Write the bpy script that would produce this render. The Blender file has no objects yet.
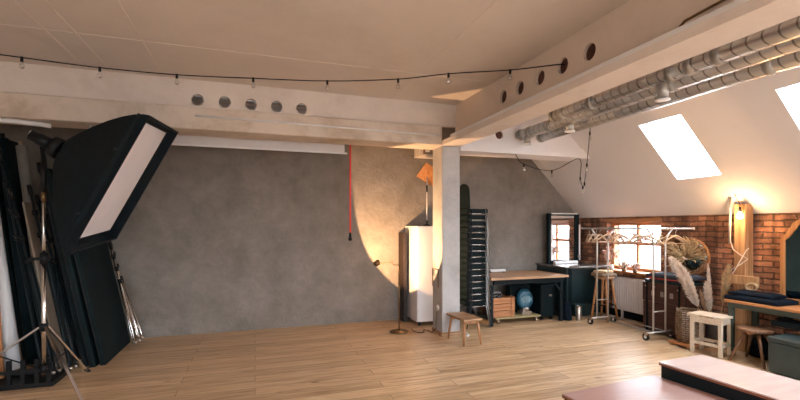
import bpy, math, random
from mathutils import Vector, Matrix, Quaternion
from mathutils.geometry import tessellate_polygon
random.seed(7)
PI = math.pi
SC = bpy.context.scene
COL = SC.collection

# ------------------------------------------------------------------ materials
MATS = {}
def mat(name, col, rough=0.6, metal=0.0, var=0.12, scale=6.0, bump=0.0, bscale=None, stretch=(1,1,1), spec=0.5, sheen=0.0):
    """painted / cloth / metal surface whose colour drifts a little with a noise"""
    if name in MATS: return MATS[name]
    m = bpy.data.materials.new(name); m.use_nodes = True
    nt = m.node_tree; b = nt.nodes['Principled BSDF']
    tc = nt.nodes.new('ShaderNodeTexCoord'); mp = nt.nodes.new('ShaderNodeMapping')
    mp.inputs['Scale'].default_value = stretch
    nt.links.new(tc.outputs['Object'], mp.inputs['Vector'])
    nz = nt.nodes.new('ShaderNodeTexNoise'); nz.inputs['Scale'].default_value = scale; nz.inputs['Detail'].default_value = 5
    nt.links.new(mp.outputs[0], nz.inputs['Vector'])
    cr = nt.nodes.new('ShaderNodeValToRGB')
    lo = [max(0, c*(1-var)) for c in col]; hi = [min(1, c*(1+var)) for c in col]
    cr.color_ramp.elements[0].position = .3; cr.color_ramp.elements[1].position = .7
    cr.color_ramp.elements[0].color = (*lo, 1); cr.color_ramp.elements[1].color = (*hi, 1)
    nt.links.new(nz.outputs['Fac'], cr.inputs[0]); nt.links.new(cr.outputs[0], b.inputs['Base Color'])
    b.inputs['Roughness'].default_value = rough; b.inputs['Metallic'].default_value = metal
    b.inputs['Specular IOR Level'].default_value = spec
    if sheen: b.inputs['Sheen Weight'].default_value = sheen
    if bump:
        n2 = nt.nodes.new('ShaderNodeTexNoise'); n2.inputs['Scale'].default_value = bscale or scale*4; n2.inputs['Detail'].default_value = 6
        nt.links.new(mp.outputs[0], n2.inputs['Vector'])
        bp = nt.nodes.new('ShaderNodeBump'); bp.inputs['Strength'].default_value = bump; bp.inputs['Distance'].default_value = .01
        nt.links.new(n2.outputs['Fac'], bp.inputs['Height']); nt.links.new(bp.outputs[0], b.inputs['Normal'])
    MATS[name] = m; return m

def wood(name, c1, c2, rough=0.45, axis='x', scale=3.0, dist=3.0):
    if name in MATS: return MATS[name]
    m = bpy.data.materials.new(name); m.use_nodes = True
    nt = m.node_tree; b = nt.nodes['Principled BSDF']
    tc = nt.nodes.new('ShaderNodeTexCoord'); mp = nt.nodes.new('ShaderNodeMapping')
    s = {'x': (.6, 9, 9), 'y': (9, .6, 9), 'z': (9, 9, .6)}[axis]
    mp.inputs['Scale'].default_value = s
    nt.links.new(tc.outputs['Object'], mp.inputs['Vector'])
    nz = nt.nodes.new('ShaderNodeTexNoise'); nz.inputs['Scale'].default_value = scale; nz.inputs['Detail'].default_value = 6
    nz.inputs['Distortion'].default_value = dist*.2
    nt.links.new(mp.outputs[0], nz.inputs['Vector'])
    cr = nt.nodes.new('ShaderNodeValToRGB')
    cr.color_ramp.elements[0].position = .33; cr.color_ramp.elements[1].position = .66
    cr.color_ramp.elements[0].color = (*c1, 1); cr.color_ramp.elements[1].color = (*c2, 1)
    nt.links.new(nz.outputs['Fac'], cr.inputs[0]); nt.links.new(cr.outputs[0], b.inputs['Base Color'])
    b.inputs['Roughness'].default_value = rough
    bp = nt.nodes.new('ShaderNodeBump'); bp.inputs['Strength'].default_value = .15; bp.inputs['Distance'].default_value = .004
    nt.links.new(nz.outputs['Fac'], bp.inputs['Height']); nt.links.new(bp.outputs[0], b.inputs['Normal'])
    MATS[name] = m; return m

def emis(name, col, st):
    m = bpy.data.materials.new(name); m.use_nodes = True; nt = m.node_tree
    b = nt.nodes['Principled BSDF']
    b.inputs['Base Color'].default_value = (*col, 1)
    b.inputs['Emission Color'].default_value = (*col, 1); b.inputs['Emission Strength'].default_value = st
    return m

def thin_glass(name, tint=(.95, .97, 1.0), gloss=.08):
    m = bpy.data.materials.new(name); m.use_nodes = True; nt = m.node_tree
    nt.nodes.remove(nt.nodes['Principled BSDF']); out = nt.nodes['Material Output']
    t = nt.nodes.new('ShaderNodeBsdfTransparent'); t.inputs[0].default_value = (*tint, 1)
    g = nt.nodes.new('ShaderNodeBsdfGlossy'); g.inputs['Roughness'].default_value = .03
    mx = nt.nodes.new('ShaderNodeMixShader'); mx.inputs[0].default_value = gloss
    nt.links.new(t.outputs[0], mx.inputs[1]); nt.links.new(g.outputs[0], mx.inputs[2]); nt.links.new(mx.outputs[0], out.inputs[0])
    return m

def floor_mat():
    m = bpy.data.materials.new('oak_floor_boards'); m.use_nodes = True; nt = m.node_tree; N = nt.nodes; Lk = nt.links
    b = N['Principled BSDF']
    tc = N.new('ShaderNodeTexCoord')
    mp = N.new('ShaderNodeMapping'); Lk.new(tc.outputs['Object'], mp.inputs['Vector'])
    br = N.new('ShaderNodeTexBrick'); Lk.new(mp.outputs[0], br.inputs['Vector'])
    br.offset = .37; br.inputs['Scale'].default_value = 1.0
    br.inputs['Brick Width'].default_value = 2.05; br.inputs['Row Height'].default_value = .20
    br.inputs['Mortar Size'].default_value = .003; br.inputs['Mortar Smooth'].default_value = .2
    br.inputs['Color1'].default_value = (0, 0, 0, 1); br.inputs['Color2'].default_value = (1, 1, 1, 1); br.inputs['Mortar'].default_value = (.5, .5, .5, 1)
    br.inputs['Bias'].default_value = 0
    g = N.new('ShaderNodeMapping'); g.inputs['Scale'].default_value = (.9, 11, 1)
    # each board shifts its own grain
    sep = N.new('ShaderNodeVectorMath'); sep.operation = 'MULTIPLY_ADD'; sep.inputs[1].default_value = (7, 7, 7)
    Lk.new(br.outputs['Color'], sep.inputs[0]); Lk.new(tc.outputs['Object'], sep.inputs[2]); Lk.new(sep.outputs[0], g.inputs['Vector'])
    nz = N.new('ShaderNodeTexNoise'); nz.inputs['Scale'].default_value = 2.2; nz.inputs['Detail'].default_value = 8; nz.inputs['Distortion'].default_value = .9
    Lk.new(g.outputs[0], nz.inputs['Vector'])
    ramp = N.new('ShaderNodeValToRGB')
    e = ramp.color_ramp.elements
    e[0].position = .25; e[0].color = (.38, .22, .105, 1)
    e[1].position = .75; e[1].color = (.74, .56, .36, 1)
    k = e.new(.5); k.color = (.61, .42, .245, 1)
    Lk.new(nz.outputs['Fac'], ramp.inputs[0])
    tone = N.new('ShaderNodeMix'); tone.data_type = 'RGBA'; tone.blend_type = 'MULTIPLY'; tone.inputs['Factor'].default_value = .65
    tr = N.new('ShaderNodeValToRGB'); tr.color_ramp.elements[0].color = (.70, .63, .57, 1); tr.color_ramp.elements[1].color = (1.08, 1.08, 1.08, 1)
    Lk.new(br.outputs['Color'], tr.inputs[0]); Lk.new(ramp.outputs[0], tone.inputs[6]); Lk.new(tr.outputs[0], tone.inputs[7])
    # knots
    km = N.new('ShaderNodeMapping'); km.inputs['Scale'].default_value = (1.1, 2.6, 1); Lk.new(tc.outputs['Object'], km.inputs['Vector'])
    vo = N.new('ShaderNodeTexVoronoi'); vo.inputs['Scale'].default_value = 1.25; Lk.new(km.outputs[0], vo.inputs['Vector'])
    kr = N.new('ShaderNodeValToRGB'); kr.color_ramp.elements[0].position = .03; kr.color_ramp.elements[0].color = (.22, .13, .08, 1)
    kr.color_ramp.elements[1].position = .09; kr.color_ramp.elements[1].color = (1, 1, 1, 1)
    Lk.new(vo.outputs['Distance'], kr.inputs[0])
    t2 = N.new('ShaderNodeMix'); t2.data_type = 'RGBA'; t2.blend_type = 'MULTIPLY'; t2.inputs['Factor'].default_value = .75
    Lk.new(tone.outputs[2], t2.inputs[6]); Lk.new(kr.outputs[0], t2.inputs[7])
    gap = N.new('ShaderNodeMix'); gap.data_type = 'RGBA'; Lk.new(br.outputs['Fac'], gap.inputs['Factor'])
    Lk.new(t2.outputs[2], gap.inputs[6]); gap.inputs[7].default_value = (.16, .085, .045, 1)
    Lk.new(gap.outputs[2], b.inputs['Base Color'])
    b.inputs['Roughness'].default_value = .38
    bp = N.new('ShaderNodeBump'); bp.inputs['Strength'].default_value = .25; bp.inputs['Distance'].default_value = .003
    Lk.new(nz.outputs['Fac'], bp.inputs['Height']); Lk.new(bp.outputs[0], b.inputs['Normal'])
    return m

def plaster_mat(name, c1, c2, c3, rough=.85, sc=1.6, bump=.3):
    m = bpy.data.materials.new(name); m.use_nodes = True; nt = m.node_tree; N = nt.nodes; Lk = nt.links
    b = N['Principled BSDF']; tc = N.new('ShaderNodeTexCoord')
    a = N.new('ShaderNodeTexNoise'); a.inputs['Scale'].default_value = sc; a.inputs['Detail'].default_value = 10; a.inputs['Roughness'].default_value = .7; a.inputs['Distortion'].default_value = .25
    Lk.new(tc.outputs['Object'], a.inputs['Vector'])
    r = N.new('ShaderNodeValToRGB'); e = r.color_ramp.elements
    e[0].position = .3; e[0].color = (*c1, 1); e[1].position = .72; e[1].color = (*c3, 1); k = e.new(.5); k.color = (*c2, 1)
    Lk.new(a.outputs['Fac'], r.inputs[0]); Lk.new(r.outputs[0], b.inputs['Base Color'])
    n = N.new('ShaderNodeTexNoise'); n.inputs['Scale'].default_value = 14; n.inputs['Detail'].default_value = 8
    Lk.new(tc.outputs['Object'], n.inputs['Vector'])
    ad = N.new('ShaderNodeMath'); ad.operation = 'ADD'; Lk.new(a.outputs['Fac'], ad.inputs[0]); Lk.new(n.outputs['Fac'], ad.inputs[1])
    bp = N.new('ShaderNodeBump'); bp.inputs['Strength'].default_value = bump; bp.inputs['Distance'].default_value = .02
    Lk.new(ad.outputs[0], bp.inputs['Height']); Lk.new(bp.outputs[0], b.inputs['Normal'])
    b.inputs['Roughness'].default_value = rough
    return m

def brick_mat():
    m = bpy.data.materials.new('old_red_brick'); m.use_nodes = True; nt = m.node_tree; N = nt.nodes; Lk = nt.links
    b = N['Principled BSDF']; tc = N.new('ShaderNodeTexCoord')
    sx = N.new('ShaderNodeSeparateXYZ'); Lk.new(tc.outputs['Object'], sx.inputs[0])
    cx = N.new('ShaderNodeCombineXYZ'); Lk.new(sx.outputs['Y'], cx.inputs['X']); Lk.new(sx.outputs['Z'], cx.inputs['Y'])
    wn = N.new('ShaderNodeTexNoise'); wn.inputs['Scale'].default_value = 7; wn.inputs['Detail'].default_value = 3; Lk.new(cx.outputs[0], wn.inputs['Vector'])
    wa = N.new('ShaderNodeVectorMath'); wa.operation = 'MULTIPLY_ADD'; wa.inputs[1].default_value = (.05, .045, 0)
    Lk.new(wn.outputs['Color'], wa.inputs[0]); Lk.new(cx.outputs[0], wa.inputs[2])
    br = N.new('ShaderNodeTexBrick'); Lk.new(wa.outputs[0], br.inputs['Vector'])
    br.inputs['Scale'].default_value = 1; br.inputs['Brick Width'].default_value = .26; br.inputs['Row Height'].default_value = .078
    br.inputs['Mortar Size'].default_value = .011; br.inputs['Mortar Smooth'].default_value = .6
    br.inputs['Color1'].default_value = (.62, .33, .20, 1); br.inputs['Color2'].default_value = (.34, .17, .11, 1); br.inputs['Mortar'].default_value = (.20, .14, .10, 1)
    n = N.new('ShaderNodeTexNoise'); n.inputs['Scale'].default_value = 3.5; n.inputs['Detail'].default_value = 8; n.inputs['Roughness'].default_value = .7; Lk.new(cx.outputs[0], n.inputs['Vector'])
    r = N.new('ShaderNodeValToRGB'); r.color_ramp.elements[0].position = .38; r.color_ramp.elements[0].color = (.35, .33, .33, 1)
    r.color_ramp.elements[1].position = .62; r.color_ramp.elements[1].color = (1.25, 1.1, 1.0, 1); Lk.new(n.outputs['Fac'], r.inputs[0])
    mx = N.new('ShaderNodeMix'); mx.data_type = 'RGBA'; mx.blend_type = 'MULTIPLY'; mx.inputs['Factor'].default_value = .8
    Lk.new(br.outputs['Color'], mx.inputs[6]); Lk.new(r.outputs[0], mx.inputs[7]); Lk.new(mx.outputs[2], b.inputs['Base Color'])
    so = N.new('ShaderNodeTexNoise'); so.inputs['Scale'].default_value = 1.0; so.inputs['Detail'].default_value = 3
    sm2 = N.new('ShaderNodeMapping'); sm2.inputs['Scale'].default_value = (4.2, .35, 1); Lk.new(cx.outputs[0], sm2.inputs['Vector']); Lk.new(sm2.outputs[0], so.inputs['Vector'])
    sr = N.new('ShaderNodeValToRGB'); sr.color_ramp.elements[0].position = .40; sr.color_ramp.elements[0].color = (.38, .36, .36, 1); sr.color_ramp.elements[1].position = .50; sr.color_ramp.elements[1].color = (1.1, 1.05, 1, 1)
    Lk.new(so.outputs['Fac'], sr.inputs[0])
    m3 = N.new('ShaderNodeMix'); m3.data_type = 'RGBA'; m3.blend_type = 'MULTIPLY'; m3.inputs['Factor'].default_value = .7
    Lk.new(mx.outputs[2], m3.inputs[6]); Lk.new(sr.outputs[0], m3.inputs[7]); Lk.new(m3.outputs[2], b.inputs['Base Color'])
    inv = N.new('ShaderNodeMath'); inv.operation = 'MULTIPLY_ADD'; inv.inputs[1].default_value = -1.0; Lk.new(br.outputs['Fac'], inv.inputs[0])
    n3 = N.new('ShaderNodeMath'); n3.operation = 'MULTIPLY'; n3.inputs[1].default_value = .8; Lk.new(n.outputs['Fac'], n3.inputs[0]); Lk.new(n3.outputs[0], inv.inputs[2])
    bp = N.new('ShaderNodeBump'); bp.inputs['Strength'].default_value = 1.0; bp.inputs['Distance'].default_value = .07
    Lk.new(inv.outputs[0], bp.inputs['Height']); Lk.new(bp.outputs[0], b.inputs['Normal']); b.inputs['Roughness'].default_value = .85
    return m

def duct_mat():
    m = bpy.data.materials.new('spiral_zinc'); m.use_nodes = True; nt = m.node_tree; N = nt.nodes; Lk = nt.links
    b = N['Principled BSDF']; tc = N.new('ShaderNodeTexCoord')
    w = N.new('ShaderNodeTexWave'); w.bands_direction = 'Y'; w.inputs['Scale'].default_value = 3.0; w.inputs['Distortion'].default_value = 0
    # a helix: the bands lean round the tube
    mp = N.new('ShaderNodeMapping'); mp.inputs['Rotation'].default_value = (0, 0, .5); Lk.new(tc.outputs['Object'], mp.inputs['Vector']); Lk.new(mp.outputs[0], w.inputs['Vector'])
    r = N.new('ShaderNodeValToRGB'); r.color_ramp.elements[0].position = .93; r.color_ramp.elements[0].color = (.78, .77, .74, 1)
    r.color_ramp.elements[1].position = .985; r.color_ramp.elements[1].color = (.30, .28, .25, 1); Lk.new(w.outputs['Fac'], r.inputs[0])
    Lk.new(r.outputs[0], b.inputs['Base Color']); b.inputs['Metallic'].default_value = .7; b.inputs['Roughness'].default_value = .27
    bp = N.new('ShaderNodeBump'); bp.inputs['Strength'].default_value = .2; bp.inputs['Distance'].default_value = .005; Lk.new(r.outputs[0], bp.inputs['Height']); Lk.new(bp.outputs[0], b.inputs['Normal'])
    return m

M = dict(
    floor=floor_mat(),
    plaster=plaster_mat('grey_plaster', (.16, .138, .115), (.215, .19, .162), (.27, .24, .21), sc=2.6, bump=.8),
    ceil=plaster_mat('painted_concrete_ceiling', (.60, .53, .47), (.67, .60, .54), (.71, .64, .58), sc=.7, bump=.06),
    white=plaster_mat('white_slope_paint', (.74, .715, .71), (.78, .755, .75), (.80, .775, .77), sc=.8, bump=.05),
    flange=plaster_mat('beam_flange_paint', (.46, .37, .28), (.66, .57, .48), (.72, .63, .55), sc=1.5, bump=.15),
    flange2=plaster_mat('cross_beam_web_paint', (.64, .53, .43), (.70, .59, .49), (.74, .63, .53), sc=1.2, bump=.08),
    beam=plaster_mat('beam_paint', (.62, .545, .48), (.70, .625, .56), (.75, .675, .61), sc=2.4, bump=.12),
    column=plaster_mat('column_concrete', (.33, .32, .31), (.43, .42, .41), (.50, .49, .48), sc=3, bump=.15),
    brick=brick_mat(), duct=duct_mat(),
    zinc=mat('zinc_band', (.42, .41, .38), .4, .6), 
    blackcloth=mat('black_softbox_nylon', (.003, .008, .011), .6, 0, .3, 9, .25, 20, spec=.16),
    blackboard=mat('black_foam_board', (.003, .010, .012), .65, 0, .3, 3, .1, 40, spec=.16),
    black=mat('black_plastic', (.006, .007, .008), .45, 0, .2, spec=.25),
    blackmetal=mat('black_steel', (.008, .014, .017), .45, .1, .2, spec=.25),
    chrome=mat('chrome', (.72, .69, .66), .22, 1, .08),
    darkchrome=mat('tarnished_chrome', (.30, .31, .31), .35, .8, .1),
    diffuser=mat('diffuser_cloth', (.78, .75, .77), .9, 0, .03, 3, .1, 12),
    whitepaint=mat('white_lacquer', (.74, .72, .72), .35, 0, .03),
    whiteplastic=mat('white_plastic', (.78, .77, .76), .4, 0, .03),
    fabricwhite=mat('screen_cloth', (.70, .66, .64), .8, 0, .03),
    red=mat('red_cord', (.80, .05, .04), .5, 0, .1),
    brass=mat('aged_brass', (.20, .12, .055), .35, .8, .2),
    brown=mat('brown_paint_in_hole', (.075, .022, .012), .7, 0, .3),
    oak=wood('oak_stool_wood', (.20, .10, .045), (.47, .29, .16)),
    oakz=wood('oak_stool_leg_wood', (.30, .13, .05), (.45, .22, .10), axis='z'),
    walnut=wood('brown_stool_wood', (.10, .045, .02), (.26, .13, .065), axis='z'),
    benchtop=wood('bench_top_wood', (.38, .21, .11), (.58, .36, .21)),
    pale=wood('pale_pine', (.56, .46, .34), (.70, .60, .47), axis='x', rough=.5),
    palez=wood('pale_pine_leg', (.54, .44, .32), (.68, .58, .45), axis='z', rough=.5),
    orange=wood('orange_pine', (.40, .15, .05), (.58, .26, .10), axis='y', rough=.4),
    orangez=wood('orange_pine_upright', (.36, .14, .045), (.54, .25, .09), axis='z', rough=.4),
    postwood=wood('old_post_wood', (.33, .16, .065), (.55, .31, .14), axis='z', rough=.6),
    redwood=wood('red_brown_ply', (.17, .055, .028), (.30, .105, .05), axis='y', rough=.35),
    stagetopsheen=mat('sheen_stage_top', (.66, .52, .47), .22, 0, .08, 1.5, .04, 30, stretch=(1, 6, 1), spec=1.0),  # skylight reflection put into the base colour, paler than the lower platform
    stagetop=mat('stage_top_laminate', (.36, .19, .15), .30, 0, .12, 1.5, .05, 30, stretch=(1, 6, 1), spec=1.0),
    crate=wood('crate_wood', (.34, .13, .05), (.52, .25, .12), axis='x'),
    darkwood=wood('dark_trunk_wood', (.035, .014, .010), (.095, .035, .022), axis='y', rough=.5),
    greenframe=mat('dark_green_steel', (.055, .07, .055), .5, .1, .15),
    greenleather=mat('dark_green_leatherette', (.035, .055, .055), .38, 0, .15, 8, .3, 60),
    navy=mat('navy_cloth', (.004, .009, .017), .85, 0, .3, 8, .6, 16, spec=.15),
    navy2=mat('slate_cloth', (.035, .045, .065), .85, 0, .3, 8, .6, 16),
    teal=mat('teal_counter_panel', (.010, .028, .032), .4, 0, .2),
    stone=mat('dark_stone_top', (.13, .115, .11), .12, 0, .4, 7, 0, spec=.8),
    blue=mat('blue_plastic', (.014, .10, .16), .35, 0, .15),
    blueslot=mat('pale_blue_slot', (.40, .62, .70), .4, 0, .1),
    wicker=mat('wicker', (.27, .18, .11), .8, 0, .5, 40, .8, 60),
    straw=mat('dried_straw', (.62, .44, .24), .85, 0, .3, 20),
    pampas=mat('pampas_plume', (.74, .61, .50), .95, 0, .2, 20),
    twig=mat('dried_twig', (.40, .24, .14), .85, 0, .3, 20),
    petal=mat('dried_flower', (.62, .44, .38), .85, 0, .3, 30),
    brownboard=mat('brown_board', (.014, .006, .004), .6, 0, .25, 5),
    tan=mat('tan_board', (.24, .19, .14), .8, 0, .15),
    greyroll=mat('grey_paper_roll', (.17, .165, .15), .85, 0, .1),
    zincpot=mat('zinc_bucket', (.16, .17, .165), .45, .5, .25),
    steel=mat('brushed_steel', (.50, .45, .40), .3, .9, .1),
    rackmetal=mat('brushed_rack_tube', (.62, .58, .54), .35, .6, .1),
    rubber=mat('black_rubber', (.01, .01, .01), .7),
    glasspane=thin_glass('window_glass'),
    bulbglass=thin_glass('bulb_glass', (.93, .92, .90), .38),
    reddish=mat('red_band', (.40, .04, .03), .6),
    hanger=mat('pale_hanger_wood', (.52, .35, .21), .45, 0, .12, 12),
    yellowply=mat('dolly_ply', (.36, .30, .15), .5, 0, .15),
    cableg=mat('tangled_cable', (.5, .47, .45), .5, 0, .5, 30),
)
mm = bpy.data.materials.new('mirror_glass'); mm.use_nodes = True
_b = mm.node_tree.nodes['Principled BSDF']; _b.inputs['Metallic'].default_value = 1; _b.inputs['Roughness'].default_value = .02; _b.inputs['Base Color'].default_value = (.86, .88, .88, 1)
M['mirror'] = mm
dm = mm.copy(); dm.name = 'dark_reflection_mirror'; dm.node_tree.nodes['Principled BSDF'].inputs['Base Color'].default_value = (.16, .26, .27, 1); M['darkmirror'] = dm  # tint darkened to stand in for a dim teal reflection
M['bulbglow'] = emis('lit_bulb', (1.0, .62, .28), 9)
M['lamplens'] = emis('lamp_lens', (1.0, .72, .42), 25)

# ------------------------------------------------------------------ mesh builder
class MB:
    def __init__(s): s.v = []; s.f = []; s.sm = []
    def add(s, vs, fs, smooth=False):
        o = len(s.v); s.v += [tuple(v) for v in vs]
        for f in fs: s.f.append([i+o for i in f]); s.sm.append(smooth)
        return s
    def box(s, lo, hi, rot=None, c=None):
        x0, y0, z0 = lo; x1, y1, z1 = hi
        vs = [Vector(p) for p in ((x0,y0,z0),(x1,y0,z0),(x1,y1,z0),(x0,y1,z0),(x0,y0,z1),(x1,y0,z1),(x1,y1,z1),(x0,y1,z1))]
        if rot is not None:
            c = Vector(c) if c is not None else (Vector(lo)+Vector(hi))/2
            vs = [rot @ (v-c)+c for v in vs]
        return s.add(vs, [(0,3,2,1),(4,5,6,7),(0,1,5,4),(1,2,6,5),(2,3,7,6),(3,0,4,7)])
    def bar(s, a, b, w, h, up=(0,0,1)):
        a = Vector(a); b = Vector(b); d = (b-a).normalized(); u = Vector(up)
        if abs(d.dot(u)) > .98: u = Vector((0,1,0))
        sd = d.cross(u).normalized(); u = sd.cross(d).normalized()
        vs = []
        for p in (a, b):
            for i, j in ((-1,-1),(1,-1),(1,1),(-1,1)): vs.append(p+sd*w/2*i+u*h/2*j)
        return s.add(vs, [(0,1,2,3),(7,6,5,4),(0,4,5,1),(1,5,6,2),(2,6,7,3),(3,7,4,0)])
    def tube(s, pts, r, seg=10, r2=None, caps=True):
        pts = [Vector(p) for p in pts]; n = len(pts)
        rs = r if isinstance(r, (list, tuple)) else [r+(((r2 if r2 is not None else r)-r)*i/max(1, n-1)) for i in range(n)]
        rings = []; prev = None
        for i, p in enumerate(pts):
            d = (pts[min(i+1, n-1)]-pts[max(i-1, 0)]).normalized()
            if prev is None:
                u = Vector((0,0,1)) if abs(d.z) < .9 else Vector((1,0,0))
                a = d.cross(u).normalized()
            else:
                a = (prev-d*prev.dot(d)).normalized()
            prev = a; bb = d.cross(a)
            rings.append([p+(a*math.cos(2*PI*k/seg)+bb*math.sin(2*PI*k/seg))*rs[i] for k in range(seg)])
        vs = [v for rg in rings for v in rg]; fs = []
        for i in range(n-1):
            for k in range(seg):
                k2 = (k+1) % seg; fs.append((i*seg+k, i*seg+k2, (i+1)*seg+k2, (i+1)*seg+k))
        s.add(vs, fs, True)
        if caps:
            o = len(s.v)-len(vs)
            s.f.append([o+k for k in range(seg)][::-1]); s.sm.append(False)
            s.f.append([o+(n-1)*seg+k for k in range(seg)]); s.sm.append(False)
        return s
    def lathe(s, prof, c=(0,0,0), seg=20, ax=(0,0,1), closed=False):
        q = Vector((0,0,1)).rotation_difference(Vector(ax)); c = Vector(c)
        vs = []; n = len(prof)
        for r, z in prof:
            for k in range(seg):
                vs.append(q @ Vector((r*math.cos(2*PI*k/seg), r*math.sin(2*PI*k/seg), z))+c)
        fs = []
        for i in range(n-1):
            for k in range(seg):
                k2 = (k+1) % seg; fs.append((i*seg+k, i*seg+k2, (i+1)*seg+k2, (i+1)*seg+k))
        return s.add(vs, fs, True)
    def sphere(s, c, r, seg=14, rg=8, sz=1.0, ax=(0,0,1)):
        return s.lathe([(max(1e-4, r*math.sin(PI*i/rg)), -r*sz*math.cos(PI*i/rg)) for i in range(rg+1)], c, seg, ax)
    def torus(s, c, R, r, ax=(0,0,1), seg=32, sg=8, a0=0, a1=2*PI, sx=1, sy=1):
        q = Vector((0,0,1)).rotation_difference(Vector(ax)); c = Vector(c)
        pts = [q @ Vector((R*sx*math.cos(a0+(a1-a0)*k/seg), R*sy*math.sin(a0+(a1-a0)*k/seg), 0))+c for k in range(seg+1)]
        return s.tube(pts, r, sg, caps=abs(a1-a0-2*PI) > .01)
    def plate(s, outer, holes, O, U, V, N, depth):
        """flat plate: 2-D outline with holes, in the frame O,U,V, pushed along N"""
        O = Vector(O); U = Vector(U); V = Vector(V); N = Vector(N)
        loops = [[Vector((x, y, 0)) for x, y in outer]]+[[Vector((x, y, 0)) for x, y in h] for h in holes]
        tris = tessellate_polygon(loops)
        flat = [p for l in loops for p in l]; n = len(flat)
        A = [O+U*p.x+V*p.y for p in flat]; B = [a+N*depth for a in A]
        fs = []
        for t in tris:
            fs.append(tuple(t)); fs.append(tuple(i+n for i in reversed(t)))
        o = 0
        for l in loops:
            k = len(l)
            for i in range(k):
                j = (i+1) % k; fs.append((o+i, o+j, o+j+n, o+i+n))
            o += k
        return s.add(A+B, fs)
    def build(s, name, m, parent=None, bevel=0, subsurf=0, wn=False):
        me = bpy.data.meshes.new(name); me.from_pydata(s.v, [], s.f); me.update()
        import bmesh
        bm = bmesh.new(); bm.from_mesh(me)
        if len(bm.faces) < 60000: bmesh.ops.recalc_face_normals(bm, faces=bm.faces)
        bm.to_mesh(me); bm.free()
        me.polygons.foreach_set('use_smooth', s.sm)
        me.materials.append(m if not isinstance(m, str) else M[m])
        o = bpy.data.objects.new(name, me); COL.objects.link(o)
        if parent is not None: o.parent = parent
        if bevel:
            b = o.modifiers.new('bevel', 'BEVEL'); b.width = bevel; b.segments = 2; b.limit_method = 'ANGLE'; b.angle_limit = .7
        if subsurf:
            b = o.modifiers.new('sub', 'SUBSURF'); b.levels = subsurf; b.render_levels = subsurf
        return o

def thing(name, label, cat, loc=(0,0,0), rz=0, group=None):
    o = bpy.data.objects.new(name, None); COL.objects.link(o); o.empty_display_size = .1
    o.location = loc; o.rotation_euler = (0, 0, rz); o['label'] = label; o['category'] = cat
    if group: o['group'] = group
    return o
def tag(o, label, cat, group=None, loc=None, rz=0, kind=None):
    o['label'] = label; o['category'] = cat
    if group: o['group'] = group
    if kind: o['kind'] = kind
    if loc is not None: o.location = loc; o.rotation_euler = (0, 0, rz)
    return o
def struct(o): o['kind'] = 'structure'; return o
def copy_tree(o, parent=None):
    c = o.copy(); COL.objects.link(c)
    if parent is not None: c.parent = parent
    for ch in list(o.children): copy_tree(ch, c)
    return c
def circle(cx, cy, r, n=24): return [(cx+r*math.cos(2*PI*i/n), cy+r*math.sin(2*PI*i/n)) for i in range(n)]
def rect(x0, y0, x1, y1): return [(x0,y0),(x1,y0),(x1,y1),(x0,y1)]
def RX(a): return Matrix.Rotation(a, 3, 'X')
def RY(a): return Matrix.Rotation(a, 3, 'Y')
def RZ(a): return Matrix.Rotation(a, 3, 'Z')
ORD = ['first','second','third','fourth','fifth','sixth','seventh','eighth','ninth','tenth','eleventh','twelfth','thirteenth','fourteenth','fifteenth','sixteenth']

# ------------------------------------------------------------------ the room
XL, XR, YB, YF, HC, HK = -3.7, 6.5, 7.5, -4.0, 3.57, 1.87
struct(MB().box((XL-.2, YF-.2, -.2), (XR+.4, YB+.2, 0)).build('floor', 'floor'))
# back and front walls follow the roof line
gable = [(XL-.2, 0), (XR, 0), (XR, HK), (XR-1.7, HC), (XR-1.7, HC+.2), (XL-.2, HC+.2)]
struct(MB().plate(gable, [], (0, YB, 0), (1,0,0), (0,0,1), (0,1,0), .2).build('wall_back', 'plaster'))
struct(MB().plate(gable, [rect(-2.2, .7, -.2, 2.7), rect(1.0, .7, 4.7, 2.7)], (0, YF, 0), (1,0,0), (0,0,1), (0,-1,0), .2).build('wall_front', 'white'))
struct(MB().box((XL-.2, YF, 0), (XL, YB, HC+.2)).build('wall_left', 'ceil'))
struct(MB().box((XL, YF, HC), (XR-1.7, YB, HC+.2)).build('ceiling', 'ceil'))
# brick knee wall with window openings
WY0, WY1, WZ0, WZ1 = 5.56, 6.74, .88, 1.80
wins = [(WY0, WY1), (.6, 1.8), (-2.2, -1.0)]
struct(MB().plate(rect(YF, 0, YB, HK+.12), [rect(a, WZ0, b, WZ1) for a, b in wins], (XR, 0, 0), (0,1,0), (0,0,1), (1,0,0), .32).build('wall_right', 'brick'))
struct(MB().box((XR-.02, YF, 0), (XR, YB, .13)).build('baseboard_right', 'blackboard'))
# sloped ceiling with skylight openings, 45 degrees
R2 = math.sqrt(.5)
sky = [(2.45+1.73*k, 3.10+1.73*k) for k in (-3, -2, -1, 0, 1)]
S0, S1 = .74, 1.80
struct(MB().plate(rect(YF, 0, YB, 2.41), [rect(a, S0, b, S1) for a, b in sky], (XR, 0, HK), (0,1,0), (-R2,0,R2), (R2,0,R2), .22).build('ceiling_slope', 'white'))

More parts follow.
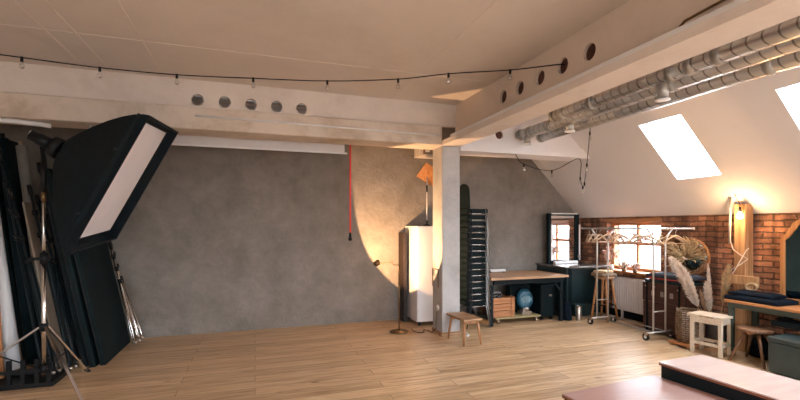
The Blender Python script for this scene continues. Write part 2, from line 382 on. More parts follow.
def window_wall(i, y0, y1):
    w = bpy.data.objects.new('window_%d' % i, None); COL.objects.link(w); w['kind'] = 'structure'; w.location = (XR+.12, 0, 0)
    m = MB(); t = .07
    m.box((0, y0, WZ1-.09), (.08, y1, WZ1)); m.box((0, y0, WZ0), (.08, y1, WZ0+.06))
    m.box((0, y0, WZ0+.06), (.08, y0+.06, WZ1-.09)); m.box((0, y1-.06, WZ0+.06), (.08, y1, WZ1-.09))
    zm = WZ0+.50
    m.box((.005, y0+.06, zm-.03), (.075, y1-.06, zm+.03))
    ym = (y0+y1)/2
    m.box((.01, ym-.022, WZ0+.06), (.07, ym+.022, zm-.03)); m.box((.01, ym-.022, zm+.03), (.07, ym+.022, WZ1-.09))
    m.build('window_frame', 'orange', w, .005)
    MB().box((.035, y0+.06, WZ0+.06), (.04, y1-.06, WZ1-.09)).build('pane', 'glasspane', w)
    MB().box((-.26, y0-.05, WZ0-.045), (0, y1+.05, WZ0-.002)).build('window_sill', 'orange', w, .006)
    MB().box((-.13, y0-.02, WZ1-.03), (-.002, y1+.02, HK-.03)).build('lintel', 'orange', w, .006)
for i, (a, b) in enumerate(wins): window_wall(i+1, a, b)
for k, (a, b) in enumerate(sky):
    w = bpy.data.objects.new('window_%d' % (k+4), None); COL.objects.link(w); w['kind'] = 'structure'
    U = Vector((0,1,0)); V = Vector((-R2,0,R2)); N = Vector((R2,0,R2)); O = Vector((XR,0,HK))
    MB().plate(rect(a+.001, S0+.001, b-.001, S1-.001), [rect(a+.03, S0+.03, b-.03, S1-.03)], O+N*.13, U, V, N, .06).build('window_frame', 'whitepaint', w)
    MB().plate(rect(a+.03, S0+.03, b-.03, S1-.03), [], O+N*.155, U, V, N, .006).build('pane', 'glasspane', w)
for k, (a, b) in enumerate([(-2.2, -.2), (1.0, 4.7)]):
    w = bpy.data.objects.new('window_%d' % (k+9), None); COL.objects.link(w); w['kind'] = 'structure'
    MB().plate(rect(a+.002, .702, b-.002, 2.698), [rect(a+.06, .76, (a+b)/2-.03, 2.64), rect((a+b)/2+.03, .76, b-.06, 2.64)], (0, YF-.08, 0), (1,0,0), (0,0,1), (0,-1,0), .06).build('window_frame', 'whitepaint', w)
    MB().box((a+.06, YF-.115, .76), (b-.06, YF-.11, 2.64)).build('pane', 'glasspane', w)

# ---- back beam, left part: flange and web with round holes
HB = 2.93
bb = MB()
struct(MB().box((XL, 6.05, HB), (2.70, 6.50, 3.215)).build('trim_9', 'flange', None, .012))
bb.plate(rect(XL, 3.225, 2.95, HC), [circle(x, 3.318, .075) for x in (-.70, -.375, -.05, .28, .61)], (0, 6.10, 0), (1,0,0), (0,0,1), (0,1,0), .06)
struct(bb.build('trim_1', 'beam'))
# right part reaches the slope
br_ = MB()
def topx(z): return XR+HK-z
br_.plate([(3.02, 2.87), (topx(2.87), 2.87), (topx(3.03), 3.03), (3.02, 3.03)], [], (0, 6.08, 0), (1,0,0), (0,0,1), (0,1,0), .42)
br_.plate([(3.14, 3.03), (topx(3.03), 3.03), (topx(HC), HC), (3.14, HC)], [circle(3.73, 3.17, .07)], (0, 6.12, 0), (1,0,0), (0,0,1), (0,1,0), .03)
struct(br_.build('trim_2', 'white'))
struct(MB().box((3.2, 6.152, 3.05), (4.6, 6.17, 3.5)).build('trim_3', 'brown'))
# cross beam along the depth of the room
cb = MB()
cb.box((2.70, YF, HB), (3.02, 6.50, 3.0))
struct(cb.build('trim_4', 'beam'))
cw = MB()
cw.plate(rect(YF, 3.0, 6.118, HC), [circle(y, 3.32, .08) for y in (4.75, 4.39, 4.01, 3.64, 3.27, 1.2, .85, .5)], (2.95, 0, 0), (0,1,0), (0,0,1), (1,0,0), .035)
struct(cw.build('trim_5', 'flange2'))
tag(MB().tube([(-.72, 6.038, 3.10), (2.66, 6.038, 3.07)], .013, 8).build('conduit', 'whiteplastic'), 'thin white conduit along the lower face of the back beam', 'conduit')
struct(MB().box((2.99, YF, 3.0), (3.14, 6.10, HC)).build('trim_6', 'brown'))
# seams of the ceiling boards
sm_ = MB(); 
for x in (-1.9, -1.65): sm_.box((x-.011, YF, HC-.006), (x+.011, 6.12, HC))
sm_.box((XL, 4.975, HC-.005), (2.9, 4.99, HC))
for x in (-1.08, 1.9): sm_.box((x-.005, YF, HC-.004), (x+.005, 6.12, HC))
struct(sm_.build('trim_7', 'beam'))
# column
cm = MB(); cm.box((2.72, 6.10, 0), (3.02, 6.48, HB)); struct(cm.build('trim_8', 'column', None, .012))
struct(MB().box((2.71, 6.088, 0), (3.03, 6.10, .07)).box((2.708, 6.10, 0), (2.72, 6.48, .07)).build('baseboard_column', 'oak'))

# trunking on the cross beam ledge, wires
t = thing('cable_trunking', 'long pale cable trunking lying on the ledge of the cross beam', 'cable trunking', (2.735, 0, 3.0))
MB().box((0, 1.75, 0), (.075, 5.85, .055)).build('channel', 'whiteplastic', t, .004)
MB().box((-.006, 1.68, 0), (.078, 1.84, .056)).build('end_cap', 'whiteplastic', t, .004)
MB().box((-.006, 4.05, 0), (.078, 4.13, .054)).build('joint_cover', 'whiteplastic', t, .003)
MB().tube([(.04, y, .064) for y in (1.8, 3, 4, 5.85)], .009, 6).build('wire', 'black', t)
cab = MB().tube([(2.89, 2.42, 3.01), (2.90, 2.38, 3.10), (2.92, 2.30, 3.17), (2.93, 2.05, 3.19), (2.93, 1.6, 3.22), (2.92, .9, 3.30)], .010, 6)
tag(cab.build('loose_cable', 'brass'), 'brown cable looping up from the trunking on the cross beam', 'cable')
cab2 = MB().tube([(2.89, 2.40, 3.01), (2.9, 2.30, 3.09), (2.92, 2.12, 3.07), (2.89, 2.0, 3.05)], .008, 6)
tag(cab2.build('loose_cable', 'brass'), 'short brown cable bent low over the trunking near its end', 'cable')

# ------------------------------------------------------------------ ducts
def duct(x, z, y1, label, bands, outlets, drop=.2, y0=-2.5):
    t = thing('ventilation_duct', label, 'air duct', (x, 0, z), 0, 'spiral ducts under the roof')
    r = .083
    MB().tube([(0, y0, 0), (0, (y0+y1)/2, 0), (0, y1, 0)], r, 28).build('duct_pipe', 'duct', t)
    MB().lathe([(r+.004, -.05), (r+.006, -.05), (r+.006, .0), (r*.9, .012), (.001, .012)], (0, y1, 0), 28, (0,1,0)).build('end_cap', 'zinc', t)
    for y in bands: 
        MB().tube([(0, y, 0), (0, y+.07, 0)], r+.006, 28).build('clamp_band', 'zinc', t)
    for y in outlets:
        o = MB().tube([(0, y, -.03), (0, y, -drop)], .052, 20).build('outlet', 'zinc', t)
        MB().lathe([(.053, .0), (.068, -.004), (.070, -.014), (.045, -.02), (.001, -.012)], (0, y, -drop+.003), 20).build('outlet_ring', 'whiteplastic', o)
    for y in (-1.0, 1.1, 3.0, 4.7):
        if y < y1: MB().tube([(0, y, r), (0, y, min(HC, XR+HK-x)-z)], .004, 6).build('hanger_rod', 'zinc', t)
    return t
duct(3.92, 3.22, 5.02, 'shortest spiral metal duct, leftmost, nearest the cross beam', (4.78, 4.25, 3.18, 2.98, 2.72), (3.33,), .235)
duct(4.08, 3.17, 6.05, 'middle spiral metal duct, the one that runs furthest back to the far beam', (5.75, 5.25, 3.3), (4.89, 5.87), .17)
duct(4.32, 3.12, 5.85, 'outermost spiral metal duct, lowest and nearest the skylights', (2.55,), ())

# ------------------------------------------------------------------ string lights
def string_light(pts, bulbs, label, sag=True):
    t = thing('string_light', label, 'string lights', pts[0])
    O = Vector(pts[0])
    P = [Vector(p)-O for p in pts]
    # smooth path
    path = []
    for i in range(len(P)-1):
        p0 = P[max(i-1,0)]; p1 = P[i]; p2 = P[i+1]; p3 = P[min(i+2, len(P)-1)]
        for k in range(8):
            u = k/8; path.append(.5*((2*p1)+(p2-p0)*u+(2*p0-5*p1+4*p2-p3)*u*u+(3*p1-p0-3*p2+p3)*u**3))
    path.append(P[-1])
    MB().tube(path, .0065, 6).build('wire', 'black', t)
    for b in bulbs:
        b = Vector(b)-O
        q = min(path, key=lambda v: (v-b).length)
        s = MB().tube([q+Vector((0,0,.008)), q-Vector((0,0,.045))], .014, 10).build('socket', 'black', t)
        MB().lathe([(.010, 0), (.014, -.012), (.024, -.035), (.026, -.052), (.019, -.07), (.001, -.078)], q-Vector((0,0,.043)), 14).build('bulb', 'bulbglass', s)
    return t
main = [(-3.3, 5.60, 3.62-.1), (-2.33, 5.60, 3.475), (-1.65, 5.68, 3.475), (-.87, 5.66, 3.475), (-.02, 5.49, 3.47), (.84, 5.32, 3.475), (1.64, 4.98, 3.475), (2.14, 4.62, 3.475), (2.73, 4.25, 3.46), (2.93, 3.70, 3.35), (3.0, 3.66, 3.34)]
string_light(main, main[1:9], 'black string of unlit clear bulbs across the flat ceiling')
hang = [(3.98, 6.04, 2.86), (4.13, 6.03, 2.70), (4.67, 6.03, 2.62), (5.21, 6.02, 2.84), (5.22, 6.0, 2.52), (5.23, 5.95, 2.36), (5.22, 5.9, 2.42), (5.18, 5.8, 2.72), (5.06, 5.6, 3.19), (4.92, 5.42, 3.45)]
string_light(hang, [hang[1], hang[2], hang[4], hang[5], hang[6], hang[7], hang[8]], 'black string of clear bulbs drooping in a loop from the sloped ceiling')

# ------------------------------------------------------------------ softbox
P0 = [Vector(p) for p in ((-.92, 4.52, 2.72), (-.88, 5.86, 2.84), (-1.62, 6.19, 1.54), (-1.66, 4.86, 1.42))]
# exact rectangle through the four rim corners
cen = sum(P0, Vector())/4
e1 = ((P0[1]-P0[0])+(P0[2]-P0[3]))/4; e2 = ((P0[3]-P0[0])+(P0[2]-P0[1]))/4
nrm = e1.cross(e2).normalized()
if nrm.x < 0: nrm = -nrm
rim = [cen-e1-e2, cen+e1-e2, cen+e1+e2, cen-e1+e2]
SX, SY = -2.1, 5.50
t = thing('softbox', 'large black rectangular softbox with a white front cloth, tilted on a stand', 'softbox', cen)
apex = -nrm*.74
def ringat(u, wob=0):
    """cross section between rim (u=0) and the speed ring (u=1), bulging like bent rods"""
    k = 1-u**1.6
    out = []
    for i in range(4):
        a = rim[i]-cen; b = rim[(i+1) % 4]-cen
        for j in range(8):
            p = a.lerp(b, j/8)
            sag = math.sin(PI*j/8)*.045*math.sin(PI*min(1, u*1.2))
            p = p*(k-sag)
            out.append(p+apex*(u**1.15)+(p.normalized()*.07*(u**1.9)))
    return out
m = MB(); us = [0, .1, .22, .35, .5, .65, .8, .92, 1]
vs = []; 
for u in us: vs += ringat(u)
fs = []
for i in range(len(us)-1):
    for k in range(32): fs.append((i*32+k, i*32+(k+1) % 32, (i+1)*32+(k+1) % 32, (i+1)*32+k))
fs.append([len(vs)-32+k for k in range(32)])
m.add(vs, fs, False); m.build('shell', 'blackcloth', t)
# front lip: a short collar in front of the recessed cloth
lip = MB(); inn = []; 
R0 = [r-cen for r in rim]
fr = [r*1.0 for r in R0]; frs = [r*.965 for r in R0]; bk = [r*.955-nrm*.10 for r in R0]
vs = fr+frs+bk
fs = []
for k in range(4):
    j = (k+1) % 4; fs += [(k, j, 4+j, 4+k), (4+k, 4+j, 8+j, 8+k)]
lip.add(vs, fs); lip.build('front_lip', 'blackcloth', t)
dfm = MB(); 
# cloth with a dark seam border
q = [r*.89-nrm*.098 for r in R0]; w_ = [r*.955-nrm*.10 for r in R0]
bd = MB().add(w_+q, [(k, (k+1) % 4, 4+(k+1) % 4, 4+k) for k in range(4)]); bd.build('cloth_border', 'blackcloth', t)
G = 8; vs = []; fs = []
for i in range(G+1):
    for j in range(G+1):
        a = q[0].lerp(q[1], j/G); b = q[3].lerp(q[2], j/G); vs.append(a.lerp(b, i/G)+nrm*.012*math.sin(PI*i/G)*math.sin(PI*j/G))
for i in range(G):
    for j in range(G): fs.append((i*(G+1)+j, i*(G+1)+j+1, (i+1)*(G+1)+j+1, (i+1)*(G+1)+j))
dfm.add(vs, fs, True); dfm.build('diffuser', 'diffuser', t)
ax = (apex-(-nrm*.1)).normalized()
MB().tube([apex*1.0+ax*(-.02), apex+ax*.06], .11, 24).build('speed_ring', 'black', t)
hd = MB().tube([apex+ax*.06, apex+ax*.26], .062, 18).build('lamp_head', 'black', t)
mk = apex+ax*.262
MB().torus(mk+Vector((0,-.02,.02)), .018, .004, ax, 16, 6).torus(mk+Vector((0,.02,-.01)), .014, .003, ax, 16, 6).build('pale_dial', 'whiteplastic', hd)
MB().bar(apex+ax*.16-Vector((0,0,.04)), Vector((SX, SY, 2.42))-cen, .04, .04).build('tilt_bracket', 'black', t)
for kk in (1, 3):
    sA = R0[0].lerp(R0[3], .25*kk)
    pp = sA*.93+apex*.12
    MB().box((-.05, -.004, -.012), (.05, .004, .012)).build('strap_tab', 'black', t).location = pp

# ------------------------------------------------------------------ light stand (open tripod)
SX, SY = -2.1, 5.50
t = thing('light_stand', 'chrome light stand on three spread legs carrying the softbox', 'light stand', (SX, SY, 0))
MB().tube([(0,0,.15), (0,0,1.33)], .021, 14).build('lower_tube', 'chrome', t)
MB().tube([(0,0,1.3), (0,0,2.0)], .016, 14).build('upper_tube', 'chrome', t)
MB().tube([(0,0,1.96), (0,0,2.06)], .022, 12).build('spigot', 'brass', t)
MB().tube([(0,0,2.06), (0,0,2.40)], .026, 12).build('head_mount', 'black', t)
c = MB().tube([(0,0,1.30), (0,0,1.42)], .036, 14).build('collar', 'black', t)
MB().tube([(.0,-.03,1.36), (-.07,-.07,1.36)], .016, 10).sphere((-.08,-.075,1.36), .024).build('knob', 'black', c)
MB().tube([(0,0,.60), (0,0,.68)], .038, 14).build('leg_collar', 'black', t)
MB().tube([(0,0,.16), (0,0,.24)], .032, 14).build('brace_collar', 'black', t)
for a in (60, -53, 158):
    d = Vector((math.cos(math.radians(a)), math.sin(math.radians(a)), 0)); L = {60: .50, -53: 1.1, 158: 1.0}[a]
    lg = MB().bar(d*.04+Vector((0,0,.64)), d*L+Vector((0,0,.02)), .026, .018).build('leg', 'chrome', t)
    MB().tube([d*(L-.02)+Vector((0,0,.045)), d*(L+.03)+Vector((0,0,.0))], .018, 10).build('rubber_foot', 'rubber', lg)
    mid = d*(.04+(L-.04)*.5)+Vector((0,0,.33))
    MB().bar(d*.03+Vector((0,0,.2)), mid, .016, .006).build('brace', 'black', lg)

# ------------------------------------------------------------------ leaning boards and rolls
def lean_board(name, label, cat, x, y0, y1, w, h, lean, mt, z0=0, group=None, seam=True):
    t = thing(name, label, cat, (x, y0, z0), 0, group)
    t.rotation_euler = (0, -math.radians(lean), 0)
    z_ = w*math.sin(math.radians(lean))
    MB().box((-w, 0, 0), (0, y1-y0, h)).build('panel', mt, t, .004)
    if seam:
        MB().box((-w-.003, -.006, 0), (-w+.012, 0, h)).build('edge_tape', 'black', t)
    return t
lean_board('foam_board', 'front black foam board of the leaning pile, its broad face showing', 'foam board', -1.73, 6.17, 7.30, .05, 2.4, 11.5, 'blackboard', group='black boards leaning by the left wall')
lean_board('foam_board', 'second black foam board, just behind the broad front one', 'foam board', -1.82, 6.12, 7.32, .06, 2.42, 11.0, 'blackboard', group='black boards leaning by the left wall')
lean_board('foam_board', 'hindmost black foam board of the leaning pile, its taped edge catching light', 'foam board', -1.92, 6.18, 7.3, .04, 2.42, 10.6, 'blackboard', group='black boards leaning by the left wall')
lean_board('reflector_board', 'tan board leaning behind the black foam boards', 'board', -2.14, 5.98, 6.95, .02, 2.0, 9.5, 'tan', seam=False)
lean_board('wooden_board', 'orange wooden board at the far left edge beside the white paper roll', 'board', -2.575, 5.80, 5.83, .35, 1.22, 3, 'orangez', z0=.055, seam=False)
lean_board('flat_board', 'tall black panel standing furthest left behind the paper rolls', 'board', -2.66, 6.55, 7.4, .05, 2.86, 8, 'blackboard', seam=False)
def roll(label, x, y, mt, r, L, lean, core='tan'):
    t = thing('paper_roll', label, 'backdrop roll', (x, y, .08), 0, 'backdrop rolls leaning in the left corner')
    t.rotation_euler = (math.radians(-2), -math.radians(lean), 0)
    MB().tube([(0,0,.02), (0,0,L)], r, 28).build('paper', mt, t)
    MB().tube([(0,0,0), (0,0,L+.06)], r*.45, 16).build('core', core, t)
    return t
roll('thick white backdrop paper roll leaning in the left corner', -2.57, 5.98, 'whiteplastic', .082, 2.66, 7.5)
roll('black backdrop paper roll leaning right of the white roll', -2.46, 6.18, 'blackboard', .055, 2.66, 7.2, 'black')
roll('grey backdrop paper roll between the black roll and the black boards', -2.33, 6.28, 'greyroll', .055, 2.60, 7.2)
# low rack that holds the roll feet
t = thing('roll_rack', 'low black rack with upright pegs at the feet of the paper rolls', 'rack', (-2.45, 5.75, 0))
MB().box((-.48, -.15, 0), (.35, .17, .035)).box((-.55, -.22, 0), (.42, -.16, .05)).box((-.55, .18, 0), (.42, .24, .05)).box((-.55, -.16, 0), (-.49, .18, .05)).box((.36, -.16, 0), (.42, .18, .05)).build('base', 'black', t, .004)
for x in (-.45, -.33, -.21, -.09, .03, .15, .27, .37):
    MB().box((x-.018, -.215, .05), (x+.018, -.175, .30)).build('peg', 'black', t, .003)
MB().box((-.55, -.212, .16), (.40, -.216, .20)).build('rail', 'black', t)

# folded stands
def folded_stand(label, base, top, mt, group, spread=.05, n=3, jm='black'):
    base = Vector(base); top = Vector(top); d = top-base; L = d.length; dn = d.normalized()
    t = thing('folded_stand', label, 'light stand', base, 0, group)
    q = Vector((0,0,1)).rotation_difference(dn); t.rotation_mode = 'QUATERNION'; t.rotation_quaternion = q
    MB().tube([(0,0,.06), (0,0,L)], .014, 10).build('centre_tube', mt, t)
    MB().tube([(0,0,L-.1), (0,0,L+.02)], .022, 10).build('spigot', jm, t)
    for z in (L*.62, L*.74, L*.86):
        k = MB().tube([(0,0,z-.03), (0,0,z+.03)], .028, 12).build('collar', jm, t)
        MB().tube([(0,-.02,z), (.03,-.06,z)], .012, 8).build('knob', jm, k)
    for i in range(n):
        a = 2*PI*i/n+.5; c_ = Vector((math.cos(a), math.sin(a), 0))
        lg = MB().tube([c_*.02+Vector((0,0,L*.60)), c_*(spread)+Vector((0,0,.10)), c_*spread*.9+Vector((0,0,.03))], .011, 8).build('leg', mt, t)
        MB().sphere(c_*spread*.9+Vector((0,0,.03)), .022, 10, 6).build('foot', 'steel', lg)
        MB().tube([c_*.015+Vector((0,0,.30)), c_*spread*.9+Vector((0,0,.14))], .006, 6).build('brace', mt, lg)
    return t
folded_stand('folded chrome light stand leaning nearest the back wall', (-1.60, 7.22, .02), (-2.02, 7.36, 1.50), 'chrome', 'folded stands leaning at the boards')
folded_stand('folded chrome light stand leaning against the front black board', (-1.60, 7.06, .02), (-1.93, 7.04, 1.48), 'chrome', 'folded stands leaning at the boards')
for i, (y, xx, lab) in enumerate(((6.02, -2.02, 'nearest folded black stand leaning beside the black boards'), (5.90, -2.14, 'middle folded black stand leaning beside the black boards'), (6.26, -2.04, 'folded black stand leaning tight against the hindmost black board'), (5.93, -2.25, 'tallest folded black stand, reaching highest left of the softbox'), (6.36, -2.06, 'long folded black stand close behind the tallest one'))):
    folded_stand(lab, (xx, y, .02), (xx-.43, y+.03, (2.15, 2.1, 2.05, 2.52, 2.45)[i]), 'blackmetal', 'folded black stands', .04)
# clamp case hung high at the boards
t = MB().tube([(-3.0, 6.10, 2.902), (-2.62, 6.12, 2.902), (-2.42, 6.2, 2.900), (-2.32, 6.26, 2.900)], .028, 12)
tag(t.build('white_pipe', 'whiteplastic'), 'short white bent pipe under the beam in the upper left corner', 'pipe')
# thin hooks under the beam
for x, lab in ((-1.9, 'small white hook under the beam above the leaning boards'), (-1.72, 'small white hook under the beam left of the softbox')):
    h = MB().tube([(x, 6.2, 2.93), (x, 6.2, 2.88), (x+.02, 6.19, 2.86)], .008, 8); tag(h.build('ceiling_hook', 'whiteplastic'), lab, 'hook', 'hooks under the beam')

# ------------------------------------------------------------------ projection screen behind the beam
t = thing('projection_screen', 'rolled-down white projection screen hanging behind the beam', 'screen', (0, 6.72, 2.845))
MB().box((-2.05, 0, 0), (1.33, .004, .66)).build('fabric', 'fabricwhite', t)
MB().box((-2.08, -.012, -.02), (1.37, .016, .005)).build('bottom_bar', 'whiteplastic', t, .003)
MB().tube([(-2.1, .03, .655), (1.4, .03, .655)], .05, 16).build('roller', 'whiteplastic', t)
for x in (-1.9, 1.2): MB().box((x-.02, .01, .70), (x+.02, .05, .725)).build('bracket', 'whiteplastic', t)
t = thing('pull_cord', 'thin dark pull cord beside the projection screen', 'cord', (1.28, 6.75, 1.65))
MB().tube([(0,0,0), (0,0,1.13)], .0035, 6).build('cord', 'tan', t)
MB().tube([(0,0,-.05), (0,0,.0)], .008, 8).build('toggle', 'tan', t)

# red pendant
t = thing('pendant_lamp', 'bright red cable hanging from the beam with an empty black socket', 'pendant lamp', (1.39, 6.58, 0))
MB().tube([(0,0,1.57), (0,0,3.05)], .014, 8).build('cord', 'red', t)
MB().tube([(0,0,1.52), (0,0,1.60)], .024, 14, .016).sphere((0,0,1.50), .032, 14, 8).build('socket', 'black', t)
MB().tube([(0,0,3.04), (0,0,HC-.0)], .009, 8).build('upper_cord', 'red', t)

# ventilation box high on the back wall
t = thing('wall_fan_unit', 'small white box unit high on the back wall left of the column', 'ventilation unit', (2.78, 7.5, 2.93))
MB().box((0, -.30, .02), (.42, 0, .28)).build('housing', 'beam', t, .008)
MB().box((.06, -.306, .05), (.34, -.30, .15)).build('grille', 'tan', t)
MB().box((.10, -.33, .09), (.18, -.306, .13)).build('knob', 'whiteplastic', t, .004)

# ------------------------------------------------------------------ reading lamp
t = thing('floor_lamp', 'slender brass floor lamp with a swing arm, lit beside the white cabinet', 'floor lamp', (2.19, 6.60, 0))
MB().lathe([(.001, 0), (.148, 0), (.15, .008), (.145, .020), (.03, .030), (.012, .04), (.001, .04)], (0,0,0), 36).build('base', 'brass', t)
MB().tube([(0,0,.03), (0,0,1.075)], .010, 12).build('pole', 'brass', t)
MB().tube([(0,0,.76), (0,0,.80)], .018, 12).build('switch', 'brass', t)
MB().tube([(0,0,1.075), (-.10,.01,1.08), (-.10,.01,1.12), (-.33,.045,1.115)], .006, 8).build('arm', 'brass', t)
HD = Vector((1.855-2.19, 6.65-6.60, 1.125)); AX = Vector((.79, .40, .465)).normalized()
sh = MB().lathe([(.001, -.075), (.035, -.075), (.045, -.06), (.048, 0), (.044, 0), (.040, -.055), (.001, -.058)], HD, 24, AX)
sh.build('shade', 'brass', t)
MB().sphere(HD-AX*.035, .018, 12, 8).build('bulb', 'lamplens', t)

# ------------------------------------------------------------------ cabinet etc.
t = thing('brown_board', 'narrow dark brown board standing between the floor lamp and the white cabinet', 'board', (2.50, 7.2, 0))
MB().box((-.03, 0, .02), (.035, .28, 1.58)).box((-.02, -.01, .05), (.025, 0, .80)).build('panel', 'brownboard', t, .012)
t = thing('white_cabinet', 'tall plain white cabinet on small casters behind the column', 'cabinet', (2.60, 6.87, 0))
MB().box((0, 0, .07), (.62, .61, 1.70)).build('body', 'whitepaint', t, .006)
MB().box((.01, -.018, .08), (.61, 0, 1.69)).build('door', 'whitepaint', t, .005)
for x, y in ((.06, .05), (.56, .05), (.06, .55), (.56, .55)):
    MB().tube([(x-.012, y, .03), (x+.012, y, .03)], .03, 14).box((x-.018, y-.02, .05), (x+.018, y+.02, .072)).build('caster', 'rubber', t)
t = thing('table_lamp', 'lamp with a tilted wooden panel shade on a thin stand, on the cabinet', 'lamp', (2.88, 7.12, 1.70))
MB().lathe([(.001, 0), (.07, 0), (.07, .015), (.012, .035), (.012, .10), (.001, .10)], (0,0,0), 20).build('base', 'black', t)
MB().tube([(0,0,.02), (0,0,.86)], .010, 8).build('stand', 'whitepaint', t)
MB().tube([(0,0,.60), (0,0,.72)], .015, 8).build('joint', 'black', t)
MB().box((-.20, -.15, -.012), (.24, .15, .012), RY(.5) @ RX(-1.05), (0,0,0)).build('wooden_shade', 'orangez', t, .004).location = (.06, -.02, .90)
# sockets and trunking on the column
t = thing('wall_socket', 'round white socket low on the left side of the column', 'socket', (2.72, 6.26, .42))
MB().lathe([(.001, -.018), (.02, -.018), (.022, -.012), (.03, -.012), (.045, -.012), (.048, 0)], (0,0,0), 24, (1,0,0)).build('plate', 'whiteplastic', t)
MB().lathe([(.001, -.020), (.022, -.020), (.022, -.016)], (0,0,0), 20, (1,0,0)).build('insert', 'beam', t)
t = thing('wall_frame', 'thin wooden frame outline fixed to the left side of the column', 'frame', (2.72, 6.34, 0))
MB().bar((-.008, -.10, .74), (-.008, -.10, 1.02), .012, .012).bar((-.008, .12, .74), (-.008, .12, 1.02), .012, .012).bar((-.008, -.10, 1.02), (-.008, .12, 1.02), .012, .012).build('frame', 'brass', t)
t = MB().tube([(2.45, 6.75, .008), (2.42, 6.55, .008), (2.47, 6.42, .008), (2.56, 6.45, .008), (2.62, 6.62, .008), (2.66, 6.50, .008), (2.66, 6.36, .012), (2.69, 6.27, .10), (2.70, 6.26, .36)], .006, 6)
tag(t.build('floor_cable', 'black'), 'thin dark cable curling on the floor between cabinet and column', 'cable')
t = MB().tube([(3.06, 6.03, .008), (3.12, 6.0, .01), (3.16, 6.06, .008), (3.08, 6.12, .05)], .010, 8)
tag(t.build('floor_cable', 'whiteplastic'), 'short white cable end on the floor behind the oak stool', 'cable')

# ------------------------------------------------------------------ stack of chairs, facing right
def make_chair():
    t = thing('stacking_chair', '', 'chair', (3.53, 6.66, 0), 0, 'black chairs in the tall stack')
    m = MB()  # seat
    sx0, sx1, w = -.19, .19, .205
    m.box((sx0-.015, -w, .365), (sx1, w, .440)); m.build('seat', 'blackboard', t, .014)
    b = MB()
    out = []
    for i in range(13):
        a = PI*i/12; out.append((w*math.cos(a), .30+.14*math.sin(a)))
    out = [(w, .03)]+out+[(-w, .03)]
    b.plate(out, [], (-.155, 0, .43), (0,1,0), (-.05,0,.999), (1,0,0), .018); b.build('backrest', 'blackboard', t, .004)
    for s in (-1, 1):
        y = s*.232
        MB().tube([(.125, y, .43), (.215, y, .0)], .0085, 8).build('leg', 'darkchrome', t)
        MB().tube([(-.12, y, .43), (-.225, y, .0)], .0085, 8).build('leg', 'blackmetal', t)
        MB().tube([(.17, y*.93, .358), (-.17, y*.93, .358)], .006, 8).build('side_rail', 'chrome', t)
    MB().bar((.13, -.235, .356), (.13, .235, .356), .014, .010).build('cross_bar', 'darkchrome', t)
    MB().bar((-.13, -.235, .356), (-.13, .235, .356), .014, .010).build('cross_bar', 'darkchrome', t)
    return t
proto = make_chair()
for i in range(16):
    c = proto if i == 0 else copy_tree(proto)
    c.location = (3.53+.004*math.sin(i*2.1), 6.66+.004*math.cos(i*1.7), .103*i)
    c['label'] = ('bottom black stacking chair, standing on the floor under the whole stack' if i == 0 else
                  'topmost black stacking chair, its rounded backrest rising above the stack' if i == 15 else
                  'black stacking chair, %s from the floor in the tall stack' % ORD[i])

# ------------------------------------------------------------------ small oak stool by the column
t = thing('oak_stool', 'low rustic oak stool with four splayed legs in front of the column', 'stool', (2.92, 5.78, 0), .05)
MB().box((-.15, -.28, .345), (.15, .26, .38)).build('seat', 'oak', t, .008)
for x in (-.10, .11):
    for y in (-.18, .165):
        MB().tube([(x, y*1.1, .35), (x*1.35, y*1.35, 0)], .021, 10, .015).build('leg', 'oakz', t)
MB().bar((-.11, -.19, .315), (.13, -.19, .315), .03, .035).bar((-.11, .19, .315), (.13, .19, .315), .03, .035).build('rail', 'oakz', t)

# ------------------------------------------------------------------ workbench and what is under it
t = thing('workbench', 'long workbench with a wooden top on a black steel frame by the back wall', 'workbench', (3.83, 6.40, 0))
W_ = 1.49; D_ = .95
MB().box((-.085, 0, .785), (W_, D_, .825)).build('tabletop', 'benchtop', t, .005)
MB().box((0, .05, .70), (W_-.06, .09, .783)).build('apron', 'blackmetal', t)
MB().box((0, D_-.09, .70), (W_-.06, D_-.05, .783)).build('apron', 'blackmetal', t)
for x in (-.07, W_-.14):
    for y in (.05, D_-.11):
        MB().box((x, y, 0), (x+.06, y+.06, .70)).build('leg', 'blackmetal', t, .003)
    MB().box((x, .11, .10), (x+.05, D_-.11, .15)).build('side_rail', 'blackmetal', t)
MB().bar((W_-.14, .07, .56), (W_-.27, .07, .70), .03, .03).build('brace', 'blackmetal', t)
t = thing('white_strip_lamp', 'small white bar-shaped device lying on the back of the workbench', 'device', (4.33, 7.18, .825))
MB().box((-.16, -.035, .012), (.17, .035, .06)).build('body', 'whiteplastic', t, .01)
MB().box((-.20, -.02, 0), (-.14, .02, .045)).build('foot', 'black', t, .004)
MB().box((.12, -.02, 0), (.15, .02, .014)).build('foot', 'black', t)

t = thing('furniture_dolly', 'low plywood dolly on casters under the workbench', 'dolly', (4.32, 6.66, 0))
MB().box((-.38, -.10, .085), (.53, .42, .11)).build('deck', 'yellowply', t, .004)
for x, y in ((-.31, -.05), (.45, -.05), (-.31, .36), (.45, .36)):
    k = MB().tube([(x-.014, y, .036), (x+.014, y, .036)], .036, 16).build('caster', 'steel', t)
    MB().box((x-.022, y-.022, .055), (x+.022, y+.022, .085)).build('fork', 'steel', k)
t = thing('wooden_crate', 'slatted wooden crate full of cables on the dolly', 'crate', (4.11, 6.76, .11))
for z in (0, .115, .23):
    MB().box((-.20, -.15, z+.004), (.15, -.135, z+.108)).build('front_slat', 'crate', t, .003)
    MB().box((-.205, -.135, z+.004), (-.19, .2, z+.108)).build('side_slat', 'crate', t, .003)
    MB().box((.135, -.135, z+.004), (.15, .2, z+.108)).build('side_slat', 'crate', t, .003)
MB().box((-.20, .2, .004), (.15, .215, .338)).build('back_panel', 'crate', t)
